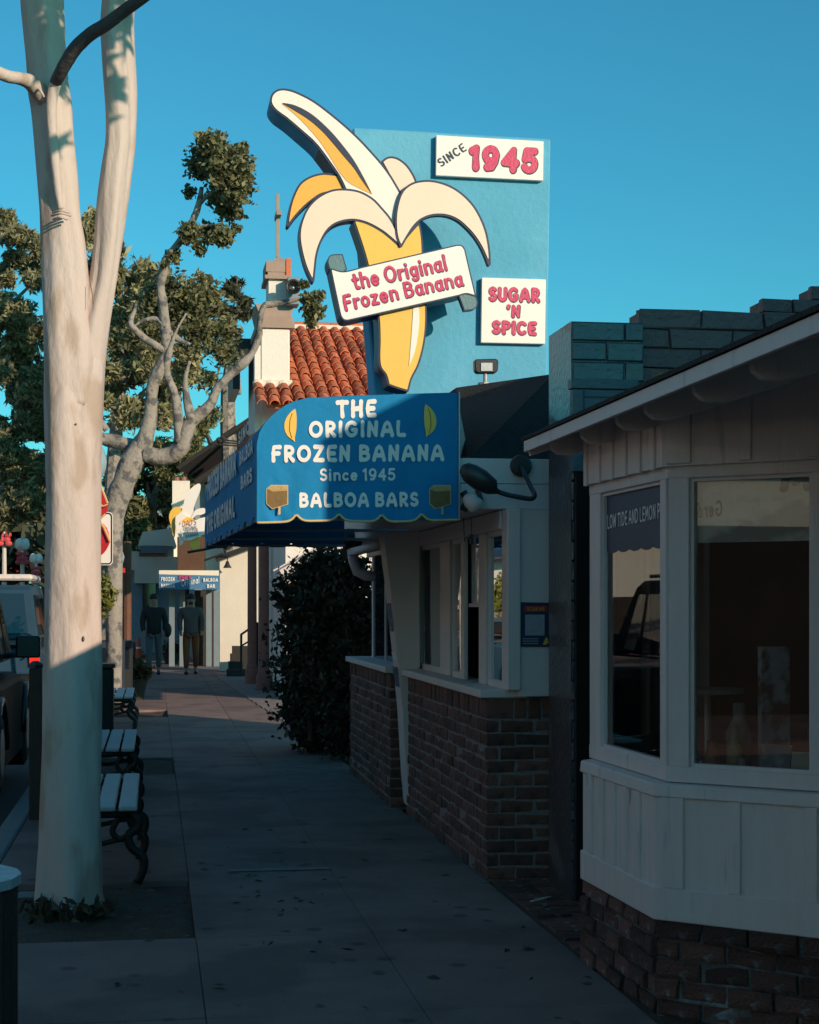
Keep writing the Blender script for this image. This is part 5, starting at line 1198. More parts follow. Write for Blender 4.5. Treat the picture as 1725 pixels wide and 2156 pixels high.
def small_text(th, s, x0, x1, y, cap, Y, m_=m_print, r=.11, yr=None):
    mb = MB(); p0 = H(x0,y,Y=Y); p1 = H(x1,yr or y,Y=Y); text_on(mb, s, p0, p1, vsub(H(x0,y-cap,Y=Y),p0), r=r, grid=.09); th.part('lettering', mb, m_)
small_text(fs_,"FROZEN",339,368,1224,9,40.86); small_text(fs_,"BANANA",339,368,1238,9,40.86)
small_text(fs_,"DAD'S",377,402,1219,8,40.86,m_red,.14); small_text(fs_,"Original",382,420,1236,15,40.86,m_print,.07,1228)
small_text(fs_,"BALBOA",428,459,1225,8,40.86); small_text(fs_,"BAR",436,453,1238,8,40.86)
BY = 39.6
b2 = Thing('small_banana_sign', "smaller peeled banana sign with white DAD'S ORIGINAL FROZEN BANANA scroll down the street", 'sign', H(400,1165,Y=BY))
def dad(x, y): return (500+x/3.45)/1.9, (1900+y/3.45)/1.9
def dshape(nm, pts, m_, Y, th=.12, k=4):
    q = spline(pts, k, closed=True); mb = MB(); mb.prism([H(*dad(x,y),Y=Y) for x,y in q],(0,th,0)); return b2.part(nm, mb, m_)
dshape('back_peel',[(790,470),(740,440),(670,455),(620,520),(610,600),(640,720),(665,850),(690,840),(700,700),(700,580),(760,520)],m_yellow,BY+.05)
dshape('fruit',[(800,560),(810,400),(850,260),(930,170),(1010,120),(1045,140),(1035,230),(990,340),(950,460),(945,540),(890,600)],m_fruit,BY)
dshape('right_peel',[(930,560),(960,500),(1020,465),(1100,460),(1108,520),(1050,550),(980,560),(900,640)],m_fruit,BY-.02)
dshape('banana_body',[(760,640),(830,580),(930,600),(1000,660),(1010,800),(1040,950),(1020,1050),(960,1050),(900,990),(860,850),(790,720)],m_yellow,BY-.03)
dshape('front_peel',[(870,570),(790,545),(720,570),(695,650),(710,760),(750,870),(750,960),(780,970),(805,930),(790,830),(755,720),(770,640),(830,600)],m_fruit,BY-.06)
mb = MB(); mb.prism([H(*dad(x,y),Y=BY-.1) for x,y in ((765,655),(850,665),(950,640),(1030,600),(1108,580),(1095,820),(1000,860),(900,905),(810,900))],(0,.06,0)); b2.part('scroll', mb, m_signw)
for s_, x0, y0, x1, y1, cap, m_ in (("DAD'S",795,722,985,690,17,mat('brown_sign_paint',(0.35,0.08,0.07),.6,.1)),("ORIGINAL",805,772,1000,742,9,m_navyp),("FROZEN",825,818,1005,788,9,m_navyp),("BANANA",838,872,1015,838,9,m_navyp)):
    p = dad(x0,y0); q = dad(x1,y1); small_text(b2,s_,p[0],q[0],p[1],cap*.8,BY-.115,m_,.06,q[1])
mb = MB(); p = H(374,1205,Y=41.2); q = H(432,1165,Y=41.2); mb.box(p[0],q[0],p[1],p[1]+.6,p[2],H(374,1130,Y=41.2)[2]); solo('brown_sign_box', mb, mat('chocolate_brown',(0.09,0.04,0.02),.8,.2), 'dark brown block beneath the smaller banana sign on the shop roof', 'sign block', p)

# ================================================================ PEOPLE
m_skin = mat('skin', (0.30,0.17,0.12), .6, .05)
def skin_mesh(name, joints, edges, th, m_, sub=1, root=0):
    me = bpy.data.meshes.new(name+'_cage'); me.from_pydata([vsub(j[:3], th.base) for j in joints], edges, []); o = bpy.data.objects.new(name, me); link(o)
    o.modifiers.new('skin','SKIN'); sk = me.skin_vertices[0].data
    for i, j in enumerate(joints): sk[i].radius = (j[3], j[4] if len(j) > 4 else j[3]); sk[i].use_root = (i == root)
    s_ = o.modifiers.new('sub','SUBSURF'); s_.levels = sub; s_.render_levels = sub
    dg = bpy.context.evaluated_depsgraph_get(); nm = bpy.data.meshes.new_from_object(o.evaluated_get(dg)); 
    bpy.data.objects.remove(o); nm.name = name; nm.materials.clear(); nm.materials.append(m_)
    for p in nm.polygons: p.use_smooth = True
    r = bpy.data.objects.new(name, nm); link(r, th.root); return r
def person(base, label, hgt, m_top, m_leg, m_hair, stride=.14, beard=False, carry=False):
    t = Thing('person', label, 'person', base); x, y, _ = base; k = hgt/1.75
    def J(a, b, z, r, r2=None): return (x+a*k, y+b*k, z*k, r*k, (r2 or r)*k)
    s = stride
    bj = [J(0,0,.98,.09,.07),J(0,0,1.18,.09,.07),J(0,0,1.38,.10,.07),J(0,-.01,1.50,.06),J(0,-.02,1.60,.088,.10),J(0,-.02,1.69,.085,.095),
          J(-.18,0,1.42,.055),J(-.24,-.02,1.16,.045),J(-.22,-.10,.92,.035),J(-.21,-.12,.84,.04,.025),
          J(.18,0,1.42,.055),J(.24,.02,1.16,.045),J(.23,-.06,.92,.035),J(.22,-.08,.84,.04,.025),
          J(-.09,0,.90,.085),J(-.10,-s*.7,.50,.06),J(-.10,-s,.09,.042),J(-.10,-s-.10,.04,.04,.03),
          J(.09,0,.90,.085),J(.10,s*.3,.50,.06),J(.10,s,.11,.042),J(.10,s-.10,.04,.04,.03)]
    be = [(0,1),(1,2),(2,3),(3,4),(4,5),(2,6),(6,7),(7,8),(8,9),(2,10),(10,11),(11,12),(12,13),(0,14),(14,15),(15,16),(16,17),(0,18),(18,19),(19,20),(20,21)]
    skin_mesh('body', bj, be, t, m_skin)
    tj = [J(0,0,.84,.185,.13),J(0,0,1.15,.165,.13),J(0,0,1.38,.19,.13),J(-.20,0,1.41,.085),J(-.25,-.02,1.16,.068),J(-.225,-.09,.93,.055),J(.20,0,1.41,.085),J(.26,.02,1.16,.07),J(.235,-.05,.93,.055),J(0,0,1.49,.075)]
    skin_mesh('jacket', tj, [(0,1),(1,2),(2,3),(3,4),(4,5),(2,6),(6,7),(7,8),(2,9)], t, m_top)
    lj = [J(0,0,.96,.14,.11),J(-.095,0,.86,.10),J(-.105,-s*.7,.50,.078),J(-.105,-s,.12,.06),J(.095,0,.86,.10),J(.105,s*.3,.50,.078),J(.105,s,.14,.06)]
    skin_mesh('trousers', lj, [(0,1),(1,2),(2,3),(0,4),(4,5),(5,6)], t, m_leg)
    for sd, bb in ((-1,-s),(1,s)):
        mb = MB(); mb.blob((x+.105*sd*k, y+(bb-.06)*k, .045*k),(.055*k,.14*k,.048*k),8,6); t.part('shoe', mb, m_black, smooth=True)
    mb = MB(); mb.blob((x, y+.012*k, 1.705*k),(.098*k,.112*k,.085*k),10,8); t.part('hair', mb, m_hair, smooth=True)
    mb = MB(); mb.blob((x, y-.105*k, 1.635*k),(.014*k,.022*k,.022*k),6,5); t.part('nose', mb, m_skin, smooth=True)
    mb = MB(); 
    for e in (-.03,.03): mb.blob((x+e*k,y-.092*k,1.665*k),(.010*k,.006*k,.006*k),6,4)
    t.part('eyes', mb, m_black)
    mb = MB(); mb.blob((x,y-.088*k,1.595*k),(.028*k,.012*k,.008*k),6,4); t.part('mouth', mb, mat('lips',(0.2,0.08,0.07),.6,.05))
    mb = MB()
    for e in (-.085,.085): mb.blob((x+e*k,y-.01*k,1.64*k),(.014*k,.02*k,.032*k),6,5)
    t.part('ears', mb, m_skin)
    if beard: mb = MB(); mb.blob((x,y-.055*k,1.575*k),(.062*k,.055*k,.05*k),8,6); t.part('beard', mb, m_hair, smooth=True)
    if carry: mb = MB(); mb.blob((x+.30*k,y-.02*k,.98*k),(.09*k,.16*k,.16*k),8,6); t.part('shoulder_bag', mb, mat('dark_bag',(0.02,0.015,0.012),.7,.1), smooth=True)
    return t
q = H(324,1421,z=0); person((q[0],q[1],0), 'person walking in a black jacket and grey jeans, left of the two walkers', 1.78, mat('black_jacket',(0.012,0.012,0.013),.8,.1), mat('grey_jeans',(0.085,0.09,0.10),.8,.1), mat('dark_hair',(0.015,0.01,0.008),.7,.1), carry=True)
q = H(402,1420,z=0); person((q[0],q[1],0), 'bearded person walking in a grey sweatshirt and rust brown trousers', 1.78, mat('grey_sweatshirt',(0.10,0.075,0.075),.9,.1), mat('rust_trousers',(0.20,0.05,0.015),.8,.1), mat('dark_hair',(0.015,0.01,0.008),.7,.1), stride=.10, beard=True)

# ================================================================ CARS
m_tyre = mat('tyre', (0.015,0.015,0.015), .85, .1)
m_chrome = mat('chrome', (0.6,0.6,0.6), .12, .02, metal=1.0, bump=0)
def car(base, label, m_paint, L_=4.6, Wd=1.85, Ht=1.75, boxy=True, roofbox=False, mirror_w=.22):
    """x0 = near rear corner; car faces away along +b; base is centre of rear on the ground"""
    t = Thing('parked_car', label, 'car', base, group='cars parked along the kerb'); x, y, z = base; hw = Wd/2
    prof = [(0,.42),(-.02,.75),(.02,1.02),(.10,1.08),(L_*.68,1.08),(L_*.72,1.05),(L_-.12,.95),(L_,.78),(L_+.02,.42),(L_-.10,.30),(.08,.30)]
    def loft(prof, widths, inset):
        pass
    mb = MB(); secs = [(-hw+.06,.97),(-hw,1.0),(hw,1.0),(hw-.06,.97)]; n = len(prof)
    vs = []; cx = L_/2
    for xx, sc in ((-hw+.0,1),(-hw-.0,1)): pass
    for xx, sc in ((-hw+.05,.985),(-hw,.955),(-hw,.955),(hw,.955),(hw,.955),(hw-.05,.985)):
        pass
    order_ = [(-hw,.93),(-hw+.07,1.0),(hw-.07,1.0),(hw,.93)]
    for xx, sc in order_:
        for (b, zz) in prof: vs.append((x+xx, y+cx+(b-cx)*(.985 if sc < 1 else 1), z+.3+(zz-.3)*sc))
    fs = [tuple(range(n)), tuple(range(4*n-1,3*n-1,-1))]
    for s_ in range(3):
        for i in range(n): fs.append((s_*n+i, (s_+1)*n+i, (s_+1)*n+(i+1) % n, s_*n+(i+1) % n))
    mb.add(vs, fs); body = t.part('body', mb, m_paint, bevel=.03)
    g0, g1 = .12, L_*.66; zb_, zt_ = 1.07, Ht
    lean = .10 if boxy else .25; wl = [(-hw+.05,0),(-hw+.16,1),(hw-.16,1),(hw-.05,0)]
    gb = [(g0,zb_),(g0+lean,zt_-.04),(g0+lean+.15,zt_),(g1-.65,zt_),(g1-.5,zt_-.05),(g1,zb_)]
    mb = MB(); n = len(gb); vs = []
    for side in (-1,1):
        for (b, zz) in gb:
            f_ = (zz-zb_)/(zt_-zb_); vs.append((x+side*(hw-.06-.11*f_), y+b, zz))
    mb.add(vs, [tuple(range(n)), tuple(range(2*n-1,n-1,-1))]+[(i,i+n,(i+1) % n+n,(i+1) % n) for i in range(n)]); t.part('cabin', mb, m_paint, bevel=.03)
    # side windows
    for side in (-1,1):
        for (u0,u1) in ((g0+.22,g0+1.0),(g0+1.08,g0+1.95),(g0+2.03,g1-.42)):
            mb = MB(); P = []
            for (b, f_) in ((u0,.08),(u1,.08),(u1-(.22 if u1 > g1-.5 else 0),.82),(u0+(.06 if u0 < g0+.3 else 0),.82)):
                P.append((x+side*(hw-.06-.11*f_+.006), y+b, zb_+(zt_-zb_)*f_))
            mb.prism(P, (side*.004,0,0)); t.part('side_window', mb, m_dglass)
    mb = MB(); P = [(x-hw+.2,y+g0+.0,zb_+.10),(x+hw-.2,y+g0+.0,zb_+.10),(x+hw-.27,y+g0+lean*.82,zt_-.12),(x-hw+.27,y+g0+lean*.82,zt_-.12)]; mb.prism(P,(0,-.012,0)); t.part('rear_window', mb, m_dglass)
    for side in (-1,1):
        mb = MB(); mb.box(x+side*(hw-.10)-.07, x+side*(hw-.10)+.07, y-.045, y+.03, .72, .96); t.part('tail_light', mb, mat('tail_light_red',(0.6,0.02,0.01),.3,.05, emis=(1,.05,.02,.25)))
        mb = MB(); mx_ = x+side*(hw+.12); mb.box(mx_-.11, mx_+.11, y+g1-.62, y+g1-.50, 1.10, 1.30); mb.tube([(x+side*hw*.9,y+g1-.52,1.12),(mx_,y+g1-.55,1.13)],.03,6); t.part('mirror', mb, m_black, bevel=.03)
        for bb in (.85, L_-.85):
            mb = MB(); mb.lathe((x+side*(hw-.10), y+bb, .36),[(.30,-.12),(.36,-.09),(.36,.09),(.30,.12)],20,'a'); w = t.part('wheel', mb, m_tyre)
            mb = MB(); mb.lathe((x+side*(hw+.005), y+bb, .36),[(.22,-.02),(.20,.02)],14,'a'); t.part('rim', mb, m_grey_m, parent=w)
            mb = MB(); mb.tube([(x+side*(hw+.01), y+bb+.44*math.cos(an), .36+.44*math.sin(an)) for an in np.linspace(0,math.pi,12)],.035,6); t.part('wheel_arch', mb, m_black, smooth=True)
    mb = MB(); mb.box(x-hw+.05,x+hw-.05,y-.10,y+.02,.40,.60); t.part('bumper', mb, m_black, bevel=.03)
    mb = MB(); mb.box(x-.28,x+.28,y-.055,y-.03,.62,.75); t.part('number_plate', mb, m_signw)
    for side in (-1,1):
        mb = MB(); mb.tube([(x+side*(hw-.04), y+g0+.2, zb_+.03),(x+side*(hw-.04), y+g1-.1, zb_+.03)],.008,5); t.part('chrome_strip', mb, m_chrome)
        mb = MB(); mb.tube([(x+side*(hw-.20), y+g0+.4, zt_+.04),(x+side*(hw-.20), y+g1-.8, zt_+.04)],.02,6); t.part('roof_rail', mb, m_chrome if roofbox else m_black)
    if roofbox: mb = MB(); mb.box(x-.75,x+.75,y+.6,y+2.4,zt_+.07,zt_+.16); t.part('roof_rack', mb, m_white, bevel=.03)
    return t
m_cblack = mat('black_car_paint', (0.006,0.006,0.007), .6, .1, 2, 0, spec=.08)
m_cblue = mat('blue_car_paint', (0.015,0.05,0.085), .5, .1, 2, 0, spec=.25)
m_cwhite = mat('white_car_paint', (0.7,0.68,0.66), .3, .05, 2, 0, coat=1.0)
car((-2.18,13.2,-.13), 'black boxy off-roader parked at the kerb, nearest car at the left edge', m_cblack, L_=4.5, Ht=1.82)
q = H(92,1400,Y=23.6); car((q[0]-.95,q[1],-.13), 'blue estate car with pale roof rack parked ahead of the black off-roader', m_cblue, L_=4.7, Ht=1.86, roofbox=True)

# ================================================================ STREET FURNITURE beyond the trunk
SY = 20.0
sg = Thing('traffic_sign', 'white traffic sign with red prohibition circle showing right of the gum trunk', 'traffic sign', (H(199,1400,Y=SY)[0],H(199,1400,Y=SY)[1],0))
cx_, cz_ = 192, 1134
mb = MB(); r_ = 10
def rrect(x0,y0,x1,y1,r,Y): 
    P = []
    for (cx, cy, a0_) in ((x1-r,y0+r,-90),(x1-r,y1-r,0),(x0+r,y1-r,90),(x0+r,y0+r,180)):
        for i in range(5): an = R(a0_+i*22.5); P.append(H(cx+r*math.cos(an), cy+r*math.sin(an), Y=Y))
    return P
mb.prism(rrect(146,1078,238,1190,9,SY),(0,.008,0)); sg.part('plate', mb, m_signw)
mb = MB(); pr = rrect(149,1081,235,1187,7,SY-.004); mb.tube(pr+[pr[0]],.008,4); sg.part('black_border', mb, m_black)
mb = MB(); mb.tube([H(cx_+34*math.cos(a),cz_+37*math.sin(a),Y=SY-.008) for a in np.linspace(0,2*math.pi,33)],.028,6); mb.beam(H(cx_-24,cz_-26,Y=SY-.008),H(cx_+24,cz_+26,Y=SY-.008),.02,.05); sg.part('red_ring', mb, mat('red_reflective',(0.62,0.03,0.02),.5,.05))
mb = MB(); mb.beam(H(190,1155,Y=SY-.006),H(190,1120,Y=SY-.006),.004,.05); mb.beam(H(190,1120,Y=SY-.006),H(214,1112,Y=SY-.006),.004,.05); mb.poly([H(210,1100,Y=SY-.009),H(226,1112,Y=SY-.009),H(212,1126,Y=SY-.009)]); sg.part('black_arrow', mb, m_black)
mb = MB(); p = H(190,1500,Y=SY+.03); mb.tube([(p[0],p[1],0),(p[0],p[1],H(190,1075,Y=SY)[2])],.03,8); sg.part('post', mb, m_grey_m)
lp = Thing('street_lamp', 'street lamp with pale blue globe showing right of the gum trunk above the red bow', 'street lamp', (H(180,1400,Y=20.5)[0],H(180,1400,Y=20.5)[1],0))
mb = MB(); q = H(180,972,Y=20.5); mb.blob(q,(.26,.26,.30),18,12); lp.part('globe', mb, mat('pale_blue_globe',(0.30,0.42,0.48),.3,.05,2,0), smooth=True)
mb = MB(); mb.tube([(q[0],q[1],0),(q[0],q[1],.5),(q[0],q[1],.6),(q[0],q[1],q[2]-.25)],[.12,.10,.05,.045],10); mb.lathe((q[0],q[1],q[2]-.34),[(.06,0),(.15,.08),(.12,.12)],12); lp.part('lamp_post', mb, mat('green_black_iron',(0.02,0.035,0.03),.5,.1))
bw = Thing('red_bow', 'big red ribbon bow with gold edging tied above the traffic sign', 'ribbon bow', H(205,1040,Y=19.7))
m_bow = mat('red_ribbon', (0.50,0.012,0.02), .5, .15, 8, .2, 20); m_bowg = mat('gold_ribbon_edge', (0.75,0.5,0.2), .4, .1)
def bowpart(nm, pts, m_, Y=19.7, th=.03, **kw): mb = MB(); mb.prism([H(x,y,Y=Y) for x,y in pts],(0,th,0)); return bw.part(nm, mb, m_, **kw)
bowpart('upper_loop', [(200,1020),(209,1016),(214,1028),(222,1050),(227,1062),(216,1066),(200,1052)], m_bow)
bowpart('lower_loop', [(200,1056),(216,1066),(228,1062),(224,1080),(212,1092),(200,1086)], m_bow, 19.65)
bowpart('tail', [(196,1088),(206,1088),(232,1140),(228,1150),(215,1168),(205,1150),(196,1135)], m_bow, 19.62)
mb = MB()
for P in ([(209,1016),(216,1032),(227,1060)],[(200,1052),(216,1066),(227,1062)],[(206,1090),(220,1112),(232,1140)],[(200,1086),(212,1092),(222,1082)]): mb.tube([H(x,y,Y=19.58) for x,y in P],.012,5)
bw.part('gold_edge', mb, m_bowg)
# blue lantern, posts, notice boxes, planters
ln = Thing('lantern_post', 'dark lamp post with pale blue lantern left of the cream house', 'street lamp', (H(252,1400,Y=30)[0],H(252,1400,Y=30)[1],0))
mb = MB(); mb.prism([H(x,y,Y=30) for x,y in ((246,1160),(258,1160),(262,1172),(258,1188),(247,1188),(242,1172))],(0,.16,0)); ln.part('lantern', mb, mat('pale_blue_globe',(0.30,0.42,0.48),.3,.05,2,0))
mb = MB(); p = H(252,1400,Y=30.1); mb.tube([(p[0],p[1],0),(p[0],p[1],H(252,1188,Y=30)[2])],.06,8); ln.part('lamp_post', mb, mat('green_black_iron',(0.02,0.035,0.03),.5,.1))
mb = MB(); mb.box(p[0]-.12,p[0]+.10,p[1]-.12,p[1],H(252,1206,Y=30)[2],H(252,1196,Y=30)[2]); ln.part('red_band', mb, m_bow)
mb = MB(); p = H(268,1400,Y=40); mb.tube([(p[0],p[1],0),(p[0],p[1],H(268,1140,Y=40)[2])],.10,8); solo('utility_pole', mb, mat('rusty_wood',(0.14,0.06,0.035),.8,.3,6), 'reddish brown wooden pole beside the cream balcony', 'pole', (p[0],p[1],0))
mb = MB(); p = H(236,1400,Y=26); mb.box(p[0]-.10,p[0]+.03,p[1],p[1]+.02,H(236,1272,Y=26)[2],H(236,1240,Y=26)[2]); mb.tube([(p[0]-.04,p[1]+.03,0),(p[0]-.04,p[1]+.03,H(236,1200,Y=26)[2])],.03,6); solo('parking_notice', mb, mat('pale_grey_plate',(0.45,0.47,0.5),.6,.1), 'narrow pale parking notice plate on a thin post past the traffic sign', 'sign', (p[0],p[1],0))
for i, (px, Y, w, h, lab, mm) in enumerate(((232,24.5,.42,1.05,'dark blue news box standing nearest behind the benches',(0.02,0.025,0.04)),(246,26.5,.5,1.0,'black news box behind the dark blue one',(0.012,0.012,0.014)),(262,30,.4,.9,'dark slim bin between the news boxes and the walkers',(0.03,0.02,0.02)))):
    p = H(px,1400,Y=Y); t_ = Thing('news_box', lab, 'news box', (p[0],p[1],0)); m_ = mat('box_paint_'+lab.split()[0]+str(i), mm, .5, .1)
    mb = MB(); mb.box(p[0]-w/2,p[0]+w/2,p[1],p[1]+.4,.12,h); t_.part('cabinet', mb, m_, bevel=.02)
    mb = MB(); mb.box(p[0]-w/2+.04,p[0]+w/2-.04,p[1]+.04,p[1]+.36,0,.118); t_.part('foot', mb, m_black)
    mb = MB(); mb.box(p[0]-w/2+.05,p[0]+w/2-.05,p[1]-.012,p[1]-.001,h*.55,h*.9); t_.part('window', mb, m_dglass)
def potted(px, Y, r, h, fh, lab, col, n=900):
    p = H(px,1400,Y=Y); t_ = Thing('potted_plant', lab, 'plant', (p[0],p[1],0)); mb = MB(); mb.lathe((p[0],p[1],0),[(r*.7,0),(r,h*.9),(r*1.08,h)],12); t_.part('pot', mb, m_dark)
    t_.part('foliage', leaf_mb(n, [(p[0],p[1],h+fh*.45,r*1.3,r*1.3,fh*.55),(p[0]+r*.7,p[1],h+fh*.3,r*.7,r*.7,fh*.35)], .06, int(px)), mat('pot_leaf_'+str(int(px)), col, .7, .2, 4, 0, island=.5), kind='stuff')
potted(282,27.5,.22,.35,.35,'low potted shrub with brownish leaves beside the left walker',(0.05,0.04,0.012))
potted(362,44,.25,.3,.3,'small dark potted plant between the two walkers at the shop door',(0.03,0.035,0.015),500)
yl = leaf_mb(1200, [(*H(212,1256,Y=22),.16,.16,.22),(*H(222,1262,Y=22),.10,.1,.12)], .06, 77); t_ = Thing('lime_shrub', 'bright yellow green shrub tuft peeking out right of the gum trunk', 'plant', (H(205,1400,Y=22)[0],H(205,1400,Y=22)[1],0))
t_.part('foliage', yl, mat('lime_leaf',(0.13,0.13,0.02),.6,.2,4,0,island=.4), kind='stuff'); mb = MB(); p = H(205,1400,Y=22); mb.tube([(p[0],p[1],0),(p[0],p[1],1.6)],.03,6); t_.part('stem', mb, m_wood)
cn = Thing('traffic_cone', 'small orange cone left of the walker in the black jacket', 'cone', (H(292,1386,z=0)))
p = H(292,1386,z=0); mb = MB(); mb.lathe((p[0],p[1],0),[(.17,0),(.17,.03),(.13,.04),(.03,.62)],12); cn.part('cone_body', mb, mat('cone_orange',(0.6,0.08,0.02),.5,.1))
mb = MB(); mb.lathe((p[0],p[1],.28),[(.09,0),(.062,.14)],12); cn.part('pale_band', mb, m_signw)

# ================================================================ FAR ROAD, BANK, LAMPS WITH BOWS, WHITE CAR
m_farroad = mat('pale_far_road', (0.42,0.34,0.29), .9, .08, .4, .1)
g = MB(); nb_ = 34; vs = []; fs = []
for i in range(nb_+1):
    b = 42+i*8; z = -.125+ (0 if b < 50 else (b-50)*.034)
    vs += [(-40,b,z),(-9.55 if b < 60 else -9.55-(b-60)*.10,b,z)]
for i in range(nb_): fs.append((2*i,2*i+1,2*i+3,2*i+2))
g.add(vs, fs); struct('far_road', g, m_farroad)
g = MB(); vs = []; fs = []; n1, n2 = 30, 14; rgx = random.Random(5)
for i in range(n1+1):
    for j in range(n2+1):
        a = -110+i*5.5; b = 190+j*9; h = max(0, min(1, (j)/5)); z = 4.0+h*7+rgx.uniform(-.2,.2)
        vs.append((a,b,z))
for i in range(n1):
    for j in range(n2): fs.append((i*(n2+1)+j,(i+1)*(n2+1)+j,(i+1)*(n2+1)+j+1,i*(n2+1)+j+1))
g.add(vs, fs); struct('hill', g, m_land, smooth=True)
for (px, y0, y1, Y, two, lab) in ((9,1102,1250,58,False,'pale street lamp with a large red bow at the far left edge'),(47,1142,1228,64,True,'twin globe street lamp with a red bow beyond the blue car'),(76,1172,1236,75,True,'smallest twin globe lamp with a bow just left of the gum trunk')):
    t_ = Thing('street_lamp', lab, 'street lamp', (*H(px,1290,Y=Y)[:2],0)); c_ = H(px,y1,Y=Y)
    mb = MB(); top_ = H(px,y0+12,Y=Y); mb.tube([(c_[0],c_[1],-.1),(c_[0],c_[1],c_[2]+.2),top_],[.10,.09,.06],8); t_.part('lamp_post', mb, mat('white_post',(0.6,0.55,0.5),.7,.05))
    for dx in ((-6,6) if two else (0,)):
        mb = MB(); mb.blob(H(px+dx,y0+4,Y=Y),(.17,.17,.24),10,8); t_.part('globe', mb, m_stucco, smooth=True)
    for k_, (dx, dy) in enumerate(((-7,24),(7,24),(-5,34),(5,34),(-8,42),(8,42))):
        mb = MB(); s_ = 64/Y; mb.blob(H(px+dx*s_,y0+dy,Y=Y-.2),(.13,.06,.10),8,6); t_.part('bow_loop', mb, mat('pale_red_bow',(0.55,0.06,0.07),.6,.15))
t_ = Thing('flower_bed', 'strip of red flowers on the sunny bank left of the gum trunk', 'flowers', H(60,1205,Y=150))
t_.part('blossom', leaf_mb(1600, [(*H(x,y,Y=150),2.0,1.5,.35) for x,y in ((38,1196),(55,1198),(72,1202),(85,1210))], .3, 31), mat('red_flower',(0.5,0.05,0.03),.7,.2,4,0,island=.4), kind='stuff')
t_.part('greenery', leaf_mb(2500, [(*H(x,y,Y=155),4.0,2,1.2) for x,y in ((30,1186),(55,1190),(80,1200))], .4, 32), mat('bank_leaf',(0.10,0.10,0.03),.7,.2,4,0,island=.4), kind='stuff')
q = H(85,1238,Y=66); car((q[0]+.2,q[1],q[2]), 'small white van coming down the far road beside the lamps', m_cwhite, L_=4.2, Ht=1.8) if False else None
wc = Thing('white_car', 'white car far up the sunny road just left of the gum trunk', 'car', H(84,1238,Y=135)); q = H(84,1238,Y=135); 
mb = MB(); mb.box(q[0]-.95,q[0]+.95,q[1],q[1]+4.2,q[2]+.25,q[2]+.85); wc.part('body', mb, m_cwhite, bevel=.1)
mb = MB(); mb.prism([(q[0]-.85,q[1]+.5,q[2]+.85),(q[0]+.85,q[1]+.5,q[2]+.85),(q[0]+.7,q[1]+1.0,q[2]+1.5),(q[0]-.7,q[1]+1.0,q[2]+1.5)],(0,2.4,0)); wc.part('cabin', mb, m_cwhite, bevel=.05)
mb = MB(); mb.poly([(q[0]-.75,q[1]+.52,q[2]+.90),(q[0]+.75,q[1]+.52,q[2]+.90),(q[0]+.64,q[1]+.93,q[2]+1.42),(q[0]-.64,q[1]+.93,q[2]+1.42)]); wc.part('windscreen', mb, m_dglass)
for s_ in (-.7,.7):
    mb = MB(); mb.lathe((q[0]+s_,q[1]-.01,q[2]+.6),[(.12,-.03),(.12,0)],10,'b'); wc.part('headlight', mb, m_signw)
    mb = MB(); mb.lathe((q[0]+s_,q[1]+.8,q[2]+.3),[(.3,-.1),(.3,.1)],12,'a'); wc.part('wheel', mb, m_tyre)

# ================================================================ CORAL TREE (grey knotty trunk) and far trees
m_kbark = mat('knotty_grey_bark', (0.30,0.255,0.22), .9, .18, 10, .9, 22, col2=(0.12,0.11,0.11), c2s=7, c2t=.54)
m_kleaf = mat('coral_leaf', (0.17,0.165,0.075), .55, .25, 3, 0, island=.6, transl=.3)
KY = 24.0
kt = Thing('knotty_tree', 'leaning grey knotty street tree with twisted limbs and tufts of leaves against the sky', 'tree', (H(238,1480,Y=KY)[0],H(238,1480,Y=KY)[1],0))
def kl(rows, nm='limb', Y=KY, n=12, k=4, amp=.03):
    pts = []; rad = []
    for (x, y, w) in rows: pts.append(H(x,y,Y=Y+random.uniform(-.05,.05))); rad.append(w/2/F*Y)
    pts, rad = dense(pts, rad, k); mb = MB(); mb.tube(pts, rad, n, jit=.09); kt.part(nm, mb, m_kbark, smooth=True)
kl([(238,1480,36),(240,1350,34),(240,1200,36),(238,1120,42),(240,1080,46),(255,1030,48),(275,980,48),(295,945,46),(305,935,44)], 'trunk', n=18)
kl([(298,950,40),(310,905,32),(318,870,28),(320,820,26),(335,780,28),(352,745,24),(350,715,22),(348,690,24),(343,640,20),(338,600,18),(345,570,22),(352,540,16),(370,520,15),(395,485,16),(410,455,14),(420,425,13),(425,395,9)])
kl([(300,955,34),(345,962,36),(380,945,34),(395,905,30),(405,885,28),(440,855,22),(460,815,18),(490,785,18),(512,765,20),(530,745,14),(545,710,14),(547,680,12),(555,645,12),(575,640,14),(620,632,8),(660,622,4)])
kl([(378,935,22),(375,880,20),(368,830,18),(352,790,16),(352,760,16),(370,700,6),(392,660,4)])
kl([(350,740,16),(325,725,16),(308,715,15),(290,700,15),(275,680,12),(283,655,8),(286,640,5)])
kl([(350,695,16),(372,712,14),(400,725,6)]); kl([(350,690,12),(330,672,12),(300,675,7),(280,690,4)])
kl([(405,885,24),(395,850,18),(390,800,10),(400,760,6)])
kl([(420,430,9),(440,410,8),(470,395,4)]); kl([(398,480,8),(430,475,6),(470,470,3)])
kl([(300,950,34),(260,935,32),(225,925,28),(200,920,26),(180,900,20),(200,880,16),(225,905,14)], Y=KY+.2)
kb_ = []
def kc(px,py,r,Y=None): q = H(px,py,Y=(Y or KY)+random.uniform(-.4,.4)); rr = r/F*KY; kb_.append((q[0],q[1],q[2],rr,rr,rr*.9))
for px,py,r in ((450,325,36),(478,355,38),(440,300,22),(500,345,26),(495,400,30),(460,410,22),(520,380,14),(510,310,12),(400,405,12),(480,440,24),(505,452,10),(430,350,30)): kc(px,py,r)
